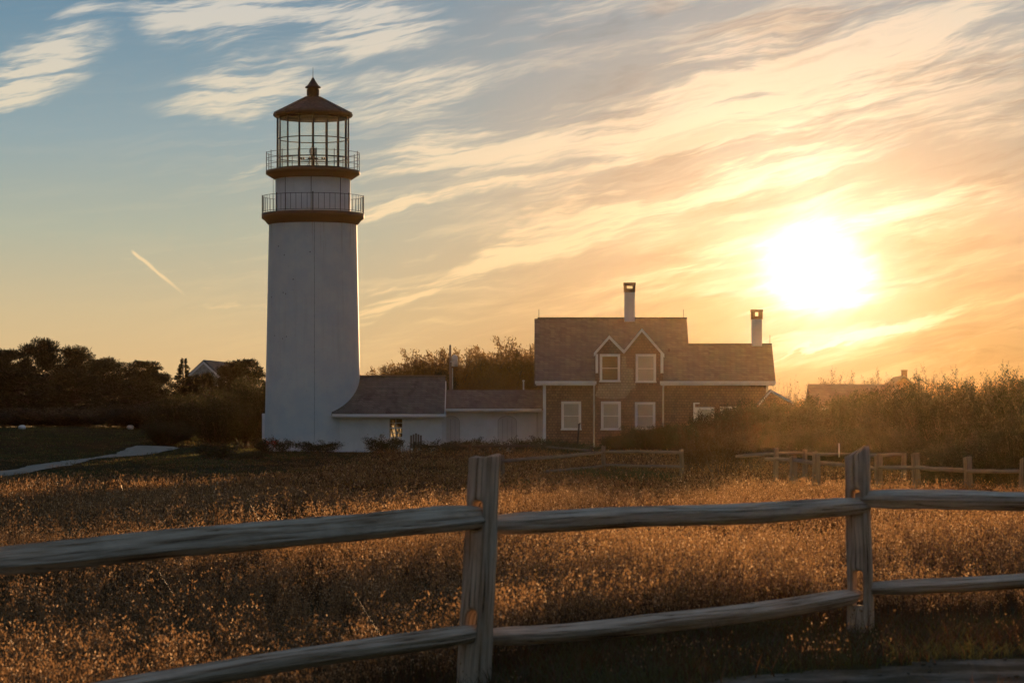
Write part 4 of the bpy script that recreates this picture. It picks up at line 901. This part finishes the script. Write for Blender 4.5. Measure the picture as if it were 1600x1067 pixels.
fence('backlit rail fence between the field and the sandy path on the right', [(1240, 713, 74), (1275, 707, 72), (1373, 710, 70), (1430, 709, 69), (1512, 714, 67), (1600, 716, 65)],
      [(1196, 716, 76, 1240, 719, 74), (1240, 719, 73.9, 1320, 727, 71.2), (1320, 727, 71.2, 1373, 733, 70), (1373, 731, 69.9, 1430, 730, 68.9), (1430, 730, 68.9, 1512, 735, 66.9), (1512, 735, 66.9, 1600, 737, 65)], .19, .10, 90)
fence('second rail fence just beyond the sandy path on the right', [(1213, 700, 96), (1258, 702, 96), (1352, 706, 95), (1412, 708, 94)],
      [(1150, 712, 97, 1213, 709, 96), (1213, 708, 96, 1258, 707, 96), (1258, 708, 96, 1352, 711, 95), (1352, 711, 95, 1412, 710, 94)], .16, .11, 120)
x_ = P(1311, 0, 95.3).x; m = MB(); z0_, z1_ = P(0, 714, 95.3).z, P(0, 693.5, 95.3).z; m.tube([(x_, 95.3, z0_), (x_, 95.3, z1_)], [.022, .022], 8); m.lathe((x_, 95.3), [(.022, z1_), (.018, z1_ + .02), (0, z1_ + .03)], 8)
tag(m.build('marker_stick', TRIM), 'short white marker stick fixed to the rail of the second path fence', 'marker')
m = MB(); m.tube([P(901, 712, 148), P(905, 662, 148)], [.05, .045], 8); m.bar(P(903, 664, 148), P(907, 661, 148), .1, .06); tag(m.build('leaning_stake', BARK), 'dark stake leaning before the shingled wall of the house', 'stake')
# garden chair by the annex corner
cx_ = P(650, 0, 152).x; g0 = gz(cx_, 152); GC = thing('garden_chair', 'small weathered wooden garden chair near the annex corner', 'chair', (cx_, 152, g0))
m = MB()
for k in range(5): m.box(cx_ - .30 + k * .12, cx_ - .20 + k * .12, 152.30, 152.33, g0 + .3, g0 + .95 + .05 * (2 - abs(2 - k)))
m.build('backrest', WOOD2, GC)
m = MB(); m.box(cx_ - .3, cx_ + .3, 151.8, 152.28, g0 + .34, g0 + .38); m.build('seat', WOOD2, GC)
for sx_ in (-.32, .27):
    for yy in (151.8, 152.25): m = MB(); m.box(cx_ + sx_, cx_ + sx_ + .05, yy, yy + .05, g0, g0 + .33); m.build('leg', WOOD2, GC)
    m = MB(); m.box(cx_ + sx_ - .03, cx_ + sx_ + .08, 151.75, 152.28, g0 + .56, g0 + .585); m.build('armrest', WOOD2, GC)

# ================================================================ PLANTS
prng = np.random.default_rng(42)
def tubes(paths, radii):
    """paths (n,k,3), radii (n,k) -> verts, quads of three-sided tubes"""
    paths = np.asarray(paths, float); n, k, _ = paths.shape
    d = np.gradient(paths, axis=1); d /= np.linalg.norm(d, axis=2, keepdims=True) + 1e-9
    ref = np.where(np.abs(d[..., 2:3]) > 0.9, np.array([0., 1, 0]), np.array([0., 0, 1.]))
    x = np.cross(d, ref); x /= np.linalg.norm(x, axis=2, keepdims=True) + 1e-9; y = np.cross(d, x)
    ang = np.array([0, 2.094, 4.189]); r = np.asarray(radii)[..., None, None]
    V = paths[:, :, None, :] + r * (x[:, :, None, :] * np.cos(ang)[None, None, :, None] + y[:, :, None, :] * np.sin(ang)[None, None, :, None])
    V = V.reshape(-1, 3); base = (np.arange(n)[:, None] * k + np.arange(k - 1)[None]).ravel() * 3
    Fq = np.concatenate([np.stack([base + a, base + (a + 1) % 3, base + 3 + (a + 1) % 3, base + 3 + a], 1) for a in range(3)])
    return V, Fq
def leaves(C_, D_, L, Wd):
    """diamond leaves: centres, directions, lengths, widths"""
    n = len(C_); D_ = D_ / (np.linalg.norm(D_, axis=1, keepdims=True) + 1e-9)
    s = np.cross(D_, prng.normal(0, 1, (n, 3))); s /= np.linalg.norm(s, axis=1, keepdims=True) + 1e-9
    L = np.broadcast_to(L, (n,))[:, None]; Wd = np.broadcast_to(Wd, (n,))[:, None]; nn = np.cross(D_, s)
    V = np.stack([C_, C_ + D_ * L * .45 + s * Wd * .5 + nn * Wd * .15, C_ + D_ * L, C_ + D_ * L * .5 - s * Wd * .5 + nn * Wd * .15], 1).reshape(-1, 3)
    return V, np.arange(n * 4).reshape(-1, 4)
def whip(h, spread, nst, ntw, nlf, ll, lw, lean=(0, 0), bare=0.3, curve=0.35, rs=0.012, up=0.5, leaf_at=0.35, top=1.0, base_r=0.3, twl=0.3):
    """stems fanning from the base, twigs on the stems, leaves on the twigs"""
    a = prng.uniform(0, 6.283, nst); sp = spread * np.sqrt(prng.uniform(0, 1, nst)); L = h * prng.uniform(0.62, 1.0, nst) * (1 - 0.25 * (sp / spread) ** 2 * top)
    b = np.stack([np.cos(a) * base_r * sp / spread, np.sin(a) * base_r * sp / spread, np.full(nst, -0.1)], 1)
    o = np.stack([np.cos(a), np.sin(a), np.zeros(nst)], 1) * sp[:, None]; o[:, 0] += 0; k = 7; t = np.linspace(0, 1, k)
    wob = np.cumsum(prng.normal(0, 0.05, (nst, k, 3)), axis=1) * L[:, None, None] * 0.4; wob[..., 2] *= .3
    def stem(i, tt):
        tt_ = tt[..., None]; p = b[i] + o[i] * (tt_ ** (1 - curve * .6)) + np.array([lean[0], lean[1], 0]) * (tt_ ** 1.8) * h
        p = p + np.array([0, 0, 1.]) * L[i][:, None] * tt_ if p.ndim == 2 else p
        return p
    path = b[:, None, :] + o[:, None, :] * (t ** (1 - curve * .6))[None, :, None] + np.array([lean[0], lean[1], 0])[None, None] * (t ** 1.8)[None, :, None] * h
    path[..., 2] += L[:, None] * t[None]; path += wob
    rad = rs * (1.0 - 0.8 * t)[None] * (0.6 + L[:, None] / h * .6)
    V1, F1 = tubes(path, rad)
    n2 = nst * ntw; si = np.repeat(np.arange(nst), ntw); tt = bare + (1 - bare) * prng.uniform(0, 1, n2) ** 0.8
    fi = tt * (k - 1); i0 = np.minimum(fi.astype(int), k - 2); fr = (fi - i0)[:, None]
    st = path[si, i0] * (1 - fr) + path[si, i0 + 1] * fr; sd = path[si, i0 + 1] - path[si, i0]; sd /= np.linalg.norm(sd, axis=1, keepdims=True)
    rd_ = prng.normal(0, 1, (n2, 3)); rd_[:, 2] = rd_[:, 2] * .4 + up; rd_ /= np.linalg.norm(rd_, axis=1, keepdims=True)
    td = sd * .7 + rd_ * .9 + np.array([lean[0], lean[1], 0]) * .8; td /= np.linalg.norm(td, axis=1, keepdims=True)
    tl = h * twl * (1 - 0.55 * tt) * prng.uniform(.5, 1.2, n2); u = np.linspace(0, 1, 3)
    tp = st[:, None] + td[:, None] * tl[:, None, None] * u[None, :, None] + np.array([0, 0, 1.])[None, None] * (u ** 2)[None, :, None] * tl[:, None, None] * .15 * up
    V2, F2 = tubes(tp, np.full((n2, 3), rs * .28) * np.array([1, .8, .4]))
    VB = np.concatenate([V1, V2]); FB = np.concatenate([F1, F2 + len(V1)])
    n3 = n2 * nlf; ti = np.repeat(np.arange(n2), nlf); lt = leaf_at + (1 - leaf_at) * prng.uniform(0, 1, n3)
    c = st[ti] + td[ti] * (tl[ti] * lt)[:, None] + prng.normal(0, .02 + ll * .5, (n3, 3)); c[:, 2] = np.maximum(c[:, 2], 0.02)
    ld = td[ti] * .8 + prng.normal(0, .7, (n3, 3)) + np.array([0, 0, .2])
    VL, FL = leaves(c, ld, ll * prng.uniform(.6, 1.4, n3), lw * prng.uniform(.7, 1.3, n3))
    return VB, FB, VL, FL
def pine(h, w, npuff, ntuft, flat=0.55, lean=0.0, need=0.16):
    k = 8; t = np.linspace(0, 1, k)
    tr = np.zeros((1, k, 3)); tr[0, :, 2] = t * h * .86 - .2; tr[0, :, 0] = lean * t ** 1.5 * h + .12 * np.sin(t * 4); tr[0, :, 1] = .1 * np.sin(t * 5 + 1)
    Vb, Fb = tubes(tr, (0.16 * (1 - .8 * t))[None])
    # puffs: limb ends spread through an uneven crown that reaches almost to the ground
    z = h * (0.03 + 0.95 * prng.uniform(0, 1, npuff) ** 0.9); prof = np.sqrt(np.clip(1 - ((z / h - .34) / .68) ** 2, 0.04, 1))
    a = prng.uniform(0, 6.283, npuff); r = w * prof * np.sqrt(prng.uniform(.12, 1, npuff)) * (0.8 + .3 * np.sin(3 * a + 2) * np.sin(z * 2))
    c = np.stack([np.cos(a) * r, np.sin(a) * r, z], 1); c[:, 0] += lean * (z / h) ** 1.5 * h
    s0 = np.stack([np.full(npuff, 0.) + lean * (z / h) ** 1.5 * h * .8, np.zeros(npuff), np.maximum(z - r * .45, .2)], 1)
    lp = np.stack([s0, (s0 + c) / 2 + np.array([0, 0, -.06]), c], 1); V2, F2 = tubes(lp, np.tile(np.array([.05, .03, .012]), (npuff, 1)))
    VB = np.concatenate([Vb, V2]); FB = np.concatenate([Fb, F2 + len(Vb)])
    n = npuff * ntuft; pi_ = np.repeat(np.arange(npuff), ntuft); ps = prng.uniform(.24, .50, npuff) * (w / 2.2) ** .5
    off = prng.normal(0, 1, (n, 3)); off /= np.linalg.norm(off, axis=1, keepdims=True); off *= (prng.uniform(0, 1, n) ** .5 * ps[pi_])[:, None]; off[:, 2] *= flat
    cc = c[pi_] + off
    # needle clusters: bundles at shared points give the spiky silhouette
    dd = off * 1.2 / ps[pi_][:, None] + prng.normal(0, .35, (n, 3)) + np.array([0, 0, .75])
    VL, FL = leaves(cc, dd, need * prng.uniform(.7, 1.6, n), need * .34)
    return VB, FB, VL, FL
def plant(name, label, cat, loc, data, barkm, leafm, group=None, rot=0.0, sc=(1, 1, 1), stem='trunk', crown='crown'):
    o = thing(name, label, cat, loc, group); o.rotation_euler.z = rot; o.scale = sc
    VB, FB, VL, FL = data
    fast_mesh(stem, VB, FB, barkm, o); fast_mesh(crown, VL, FL, leafm, o); return o
PROTO = {}
def place(key, label, cat, px, pytop, Y, wpx=None, rot=None, name=None, group=None, leafm=None, zb=None):
    """stand a copy of a prototype so its top reaches row pytop and its width spans wpx photo pixels"""
    make, hh, ww, nm = PROTO[key]
    x_ = (px - 800) / F * Y; g0 = gz(x_, Y); H = P(0, pytop, Y).z - g0; sz = H / hh; sw = sz if wpx is None else (wpx / F * Y) / ww
    r_ = random.uniform(0, 6.28) if rot is None else rot
    if make[1] is None:
        o = plant(nm, label, cat, (x_, Y, g0), make[0](), make[2], make[3], group, r_, (sw, sw, sz), make[4], make[5]); make[1] = o
    else:
        o = copy_tree(make[1]); o.location = (x_, Y, g0); o.rotation_euler.z = r_; o.scale = (sw, sw, sz); o['label'] = label; o['category'] = cat
        if group: o['group'] = group
        elif 'group' in o: del o['group']
    if leafm is not None:
        for ch in o.children:
            if ch.name.split('.')[0] in ('crown', 'leaves', 'foliage'):
                if ch.data.users > 1: ch.data = ch.data.copy()
                ch.data.materials[0] = leafm
    return o
def reg(key, fn, hh, ww, nm, bark, leaf, stem='trunk', crown='crown'): PROTO[key] = ([fn, None, bark, leaf, stem, crown], hh, ww, nm)
reg('pineA', lambda: pine(6, 2.4, 240, 90, need=.18), 6.1, 5.0, 'pine_tree', BARK, PINE)
reg('pineB', lambda: pine(6, 2.8, 270, 90, flat=.6, lean=.04, need=.18), 6.1, 5.8, 'pine_tree', BARK, PINE)
reg('pineC', lambda: pine(6, 2.2, 210, 90, flat=.7, need=.16), 6.1, 4.6, 'pine_tree', BARK, PINE)
reg('wind', lambda: whip(6, 1.7, 64, 30, 15, .16, .07, lean=(.16, 0), bare=.30, rs=.03, up=.9, twl=.20), 6.2, 4.4, 'windswept_tree', BARK, WILL)
reg('wind2', lambda: whip(6, 2.2, 84, 30, 14, .15, .07, lean=(.10, .0), bare=.12, rs=.03, up=1.0, twl=.20), 6.2, 5.4, 'windswept_tree', BARK, WILL)
reg('dense', lambda: whip(3, 1.5, 80, 28, 14, .080, .042, bare=.08, rs=.014, up=.5, twl=.30), 3.0, 3.6, 'shrub', TWIG, SHRB, 'stems', 'foliage')
reg('dense2', lambda: whip(3, 1.7, 90, 26, 13, .085, .045, bare=.06, rs=.014, up=.3, twl=.28), 3.0, 3.9, 'shrub', TWIG, SHRG, 'stems', 'foliage')
reg('airy', lambda: whip(3, 1.4, 44, 22, 9, .07, .034, bare=.22, rs=.014, up=.7, twl=.30), 3.1, 3.4, 'shrub', TWIG, SHRB, 'stems', 'foliage')
reg('bare', lambda: whip(3, 1.3, 36, 20, 2, .06, .03, bare=.30, rs=.014, up=.9, twl=.28), 3.1, 3.2, 'bare_shrub', TWIG, SHRB, 'stems', 'foliage')
reg('weed', lambda: whip(1, .5, 30, 14, 8, .075, .030, bare=.03, rs=.008, up=.6, twl=.35), 1.05, 1.3, 'weed_clump', TWIG, WEED, 'stems', 'leaves')

# --- pines on the left
for key, lb, px, py, Y, w, r in [
 ('pineA', 'dark pine at the left edge of the picture, crown cut by the frame', 6, 545, 204, 130, 1),
 ('pineB', 'tallest dark pine of the left wood with a spiky double top', 66, 530, 206, 120, 2),
 ('pineC', 'dark pine with gaps of sky in its crown, right of the tallest pine', 118, 541, 208, 96, 3),
 ('pineB', 'low rounded pine where the left skyline steps down', 172, 560, 203, 120, 4),
 ('pineA', 'dark pine just left of the tiny layered spruce', 222, 563, 209, 100, 5.5),
 ('pineC', 'broad low pine in front of the white rake board', 250, 582, 203, 80, .5),
 ('pineB', 'dark pine right of the gabled cottage', 362, 566, 204, 80, 1.9),
 ('pineA', 'dark pine touching the left edge of the lighthouse', 388, 560, 203, 90, 2.6),
 ('pineC', 'small dark pine directly under the cottage gable', 320, 582, 202, 64, 4.4),
 ('pineA', 'low dark pine left of the small pine under the cottage gable', 296, 590, 200, 70, 5.1),
 ('pineA', 'wide dark pine filling the left edge below the skyline', 30, 575, 197, 150, 3.3),
 ('pineC', 'dark olive pine in the middle of the left wood', 118, 578, 196, 130, 2.2),
 ('pineB', 'short dark pine above the end of the lawn', 205, 592, 196, 130, .9)]:
    place(key, lb, 'pine tree', px, py, Y, w, r, group='pines of the dark wood on the left')
Ys = 214; sx_ = P(287, 0, Ys).x; g0 = gz(sx_, Ys); H = P(0, 565, Ys).z - g0
sl_ = thing('spruce_tree', 'tiny layered spruce top poking above the pines beside the gabled cottage', 'spruce', (sx_, Ys, g0))
V, Fq = tubes(np.array([[[0, 0, 0], [0, 0, H * .5], [0, 0, H]]]), np.array([[.1, .06, .01]])); fast_mesh('trunk', V, Fq, BARK, sl_)
n = 2600; tz_ = prng.uniform(.35, 1, n); lay = np.round(tz_ * 13) / 13; a = np.round(prng.uniform(0, 6.28, n) * 1.1 + lay * 9) / 1.1 + prng.normal(0, .10, n); lay = lay + prng.normal(0, .012, n) + .02 * np.sin(a * 3 + lay * 40); r_ = (1.06 - lay) * 1.5 * prng.uniform(.05, 1, n) ** .7 * (1 + .35 * np.sin(a * 2 + lay * 50))
c = np.stack([np.cos(a) * r_, np.sin(a) * r_, lay * H - r_ * .15 + prng.normal(0, .04, n)], 1); V, Fq = leaves(c, np.stack([np.cos(a), np.sin(a), .2 + 0 * a], 1), .22, .08); fast_mesh('crown', V, Fq, PINE, sl_)
# low growth along the foot of the wood and left of the tower
for key, lb, px, py, Y, w, lm in [
 ('dense2', 'long low dark shrub at the far edge of the lawn', 90, 634, 190, 230, PINE),
 ('dense2', 'low dark shrub ending the lawn near the path', 215, 628, 184, 150, PINE),
 ('dense2', 'big olive shrub behind the end of the gravel path', 285, 612, 172, 110, WEED),
 ('dense2', 'large shrub between the gravel path and the lighthouse', 338, 604, 168, 110, WEED),
 ('dense', 'tall brown-green shrub against the left side of the lighthouse', 386, 576, 170, 96, WEED),
 ('dense2', 'squat dark shrub in front of the gravel path end', 262, 655, 164, 80, WEED)]:
    place(key, lb, 'shrub', px, py, Y, w, leafm=lm)
for px, wpx, lb in ((35, 9, 'small round boulder on the far edge of the lawn, left end'), (204, 8, 'small pale boulder on the far edge of the lawn, right end')):
    Y = 182; x_ = P(px, 0, Y).x; g0 = gz(x_, Y); bm = bmesh.new(); bmesh.ops.create_icosphere(bm, subdivisions=3, radius=.2)
    for v in bm.verts: v.co = Vector((v.co.x * 1.1, v.co.y, v.co.z * .8)) * (1 + .16 * math.sin(v.co.x * 13 + px) * math.cos(v.co.y * 11 + v.co.z * 9))
    me = bpy.data.meshes.new('boulder'); bm.to_mesh(me); bm.free(); me.materials.append(GREYDOOR); o = bpy.data.objects.new('boulder', me); COL.objects.link(o); o.location = (x_, Y, g0 + .1); tag(o, lb, 'boulder')

# --- windswept trees behind the passage
for key, lb, px, py, Y, w, r in [
 ('wind2', 'low windswept tree beside the lighthouse above the annex roof', 585, 562, 182, 90, 0),
 ('wind', 'windswept tree with whippy top above the middle of the annex roof', 628, 540, 184, 110, .1),
 ('wind2', 'windswept tree just left of the utility pole', 672, 534, 186, 120, -.1),
 ('wind2', 'windswept tree right behind the transformer can', 722, 530, 186, 120, .15),
 ('wind', 'broad windswept tree leaning right with light showing through its stems', 772, 520, 185, 130, 0),
 ('wind', 'windswept tree at the left corner of the shingled house', 815, 540, 187, 90, -.1),
 ('wind2', 'low tree filling the gap over the passage roof', 752, 568, 179, 100, .1)]:
    place(key, lb, 'tree', px, py, Y, w, r, group='windswept trees behind the passage')
place('dense', 'russet shrub glowing at the foot of the windswept trees', 'shrub', 730, 592, 174, 60, leafm=WILL)
place('dense', 'dark round shrub above the annex roof ridge', 'shrub', 690, 566, 180, 56, leafm=PINE)

# --- growth right of the house
for key, lb, px, py, Y, w, lm in [
 ('bare', 'bare sunlit shrub rising just right of the wing roof', 1222, 574, 178, 60, None),
 ('bare', 'low sunlit shrub left of the dark-roofed cottage', 1248, 592, 180, 50, None),
 ('airy', 'leafy shrub top against the sky over the cottage roof left end', 1295, 574, 205, 70, None),
 ('airy', 'feathery shrub top over the middle of the cottage roof', 1335, 578, 206, 70, None),
 ('airy', 'feathery shrub left of the distant gable', 1372, 574, 206, 60, None),
 ('airy', 'spiky shrub right of the distant gable chimney', 1446, 568, 200, 60, None),
 ('airy', 'shrub with dark leaves against the sky near the right edge', 1500, 572, 190, 90, SHRG),
 ('airy', 'leafy shrub on the skyline at the right edge', 1560, 564, 186, 100, SHRG),
 ('dense', 'hazy brown shrub hiding the foot of the wing', 1188, 612, 140, 90, None),
 ('dense', 'hazy brown shrub before the little gabled entry', 1232, 620, 136, 110, None),
 ('dense', 'wide hazy shrub before the dark-roofed cottage', 1290, 608, 140, 130, None),
 ('dense', 'tall hazy shrub below the distant gable', 1352, 598, 146, 120, None),
 ('dense2', 'tall green-brown shrub in the right thicket, left part', 1412, 592, 128, 130, None),
 ('dense2', 'tall green-brown shrub in the middle of the right thicket', 1474, 590, 118, 140, None),
 ('dense', 'tall brown shrub in the right thicket under the leafy skyline', 1532, 586, 124, 150, SHRG),
 ('dense2', 'tallest shrub of the right thicket, cut by the frame', 1596, 580, 112, 150, None),
 ('pineC', 'dark pine tip at the right edge of the skyline', 1600, 592, 150, 44, PINE),
 ('dense', 'low dark shrub behind the sandy path near the right post', 1312, 658, 112, 100, None),
 ('dense', 'low brown shrub behind the second path fence', 1236, 664, 114, 110, None),
 ('dense2', 'rounded green shrub hanging over the right path fence', 1530, 668, 74, 150, None),
 ('dense2', 'leafy green shrub at the right edge beside the path fence', 1592, 640, 70, 110, None),
 ('dense2', 'low green shrub swallowing the path fence rails', 1478, 690, 84, 90, None),
 ('dense2', 'green shrub behind the square post of the path fence', 1400, 662, 100, 110, None)]:
    place(key, lb, 'pine tree' if key == 'pineC' else 'shrub', px, py, Y, w, leafm=lm)
# --- in front of the house
place('airy', 'open twiggy shrub with visible stems in front of the wing windows', 'shrub', 1124, 628, 100, 140)
place('airy', 'lower twiggy shrub left of the open shrub by the wing', 'shrub', 1088, 668, 102, 80)
place('bare', 'bare wispy shrub at the right side of the open shrub', 'shrub', 1176, 660, 104, 90)
place('dense', 'thick brown shrub hiding the lower half of the wing windows', 'shrub', 1112, 640, 138, 84)
place('dense', 'thick brown shrub below the rightmost wing window', 'shrub', 1152, 622, 142, 90)
place('dense', 'dense low shrub under the right windows of the twin gables', 'shrub', 1010, 660, 148, 96)
place('dense', 'dense low shrub by the downspout right of the gables', 'shrub', 1052, 655, 144, 70)
place('dense', 'low shrub under the middle ground-floor window', 'shrub', 966, 676, 146, 60)
for px, py, Y, w, lb, lm in [
 (428, 686, 156, 46, 'dry red-brown weed at the left foot of the lighthouse', None), (500, 692, 157, 52, 'low dark weed at the right foot of the lighthouse', None),
 (598, 682, 157, 44, 'bushy weed under the annex window', None), (683, 690, 150, 60, 'thick dark weeds beside the garden chair', None),
 (748, 686, 152, 44, 'tall dark weed before the white passage between its two doors', None), (712, 693, 156, 40, 'weed before the left arched door', None),
 (796, 690, 152, 50, 'weed under the right arched door', None), (835, 684, 153, 50, 'tall weed at the right end of the passage', None),
 (880, 690, 150, 60, 'weeds along the left corner of the shingled house', None), (915, 696, 146, 50, 'weeds beside the leaning stake', None),
 (340, 692, 140, 50, 'dark low tuft near the big shrubs left of the lighthouse', None), (260, 762, 74, 52, 'dark tussock in the open field on the left', GRASSG),
 (390, 702, 138, 50, 'low tuft in the grass before the lighthouse foot', None), (905, 776, 62, 46, 'small green plant in the middle field', GRASSG),
 (960, 724, 92, 110, 'patch of green plants behind the field fence', GRASSG), (660, 782, 58, 40, 'green weed just left of the near post', GRASSG), (1010, 730, 88, 80, 'green weed patch right of the field fence post', GRASSG),
 (700, 770, 64, 40, 'small dark weed by the top of the near post', GRASSG), (843, 744, 80, 60, 'dark weed patch under the field fence rail', GRASSG)]:
    place('weed', lb, 'plant', px, py - (7 if Y > 139 else 0), Y, w * (1.25 if Y > 139 else 1), leafm=lm)
o = thing('flower_stalk', 'reddish seed head on a stalk before the lighthouse foot', 'plant', P(420, 700, 155.5)); 
VB, FB, VL, FL = whip(.55, .25, 6, 4, 9, .06, .05, bare=.7, rs=.01, up=.3, twl=.25); fast_mesh('stalk', VB, FB, TWIG, o); fast_mesh('seed_head', VL, FL, RED, o)

# ================================================================ HAZE, mostly added for the lens-flare veil round the sun
t = T(newmat('haze_flare_veil')); pv = t.n('ShaderNodeVolumePrincipled'); pv.inputs['Color'].default_value = (1.0, 0.70, 0.30, 1)
pv.inputs['Density'].default_value = HAZE_D; pv.inputs['Anisotropy'].default_value = HAZE_G
t.t.links.new(pv.outputs[0], t.n('ShaderNodeOutputMaterial').inputs['Volume'])
m = MB(); m.box(-345, 345, -80, 330, -2.2, 24); hz = m.build('haze', t.m); tag(hz, 'thin evening haze, added mostly for the lens-flare veil towards the sun', 'haze', kind='stuff')
hz.display_type = 'WIRE'
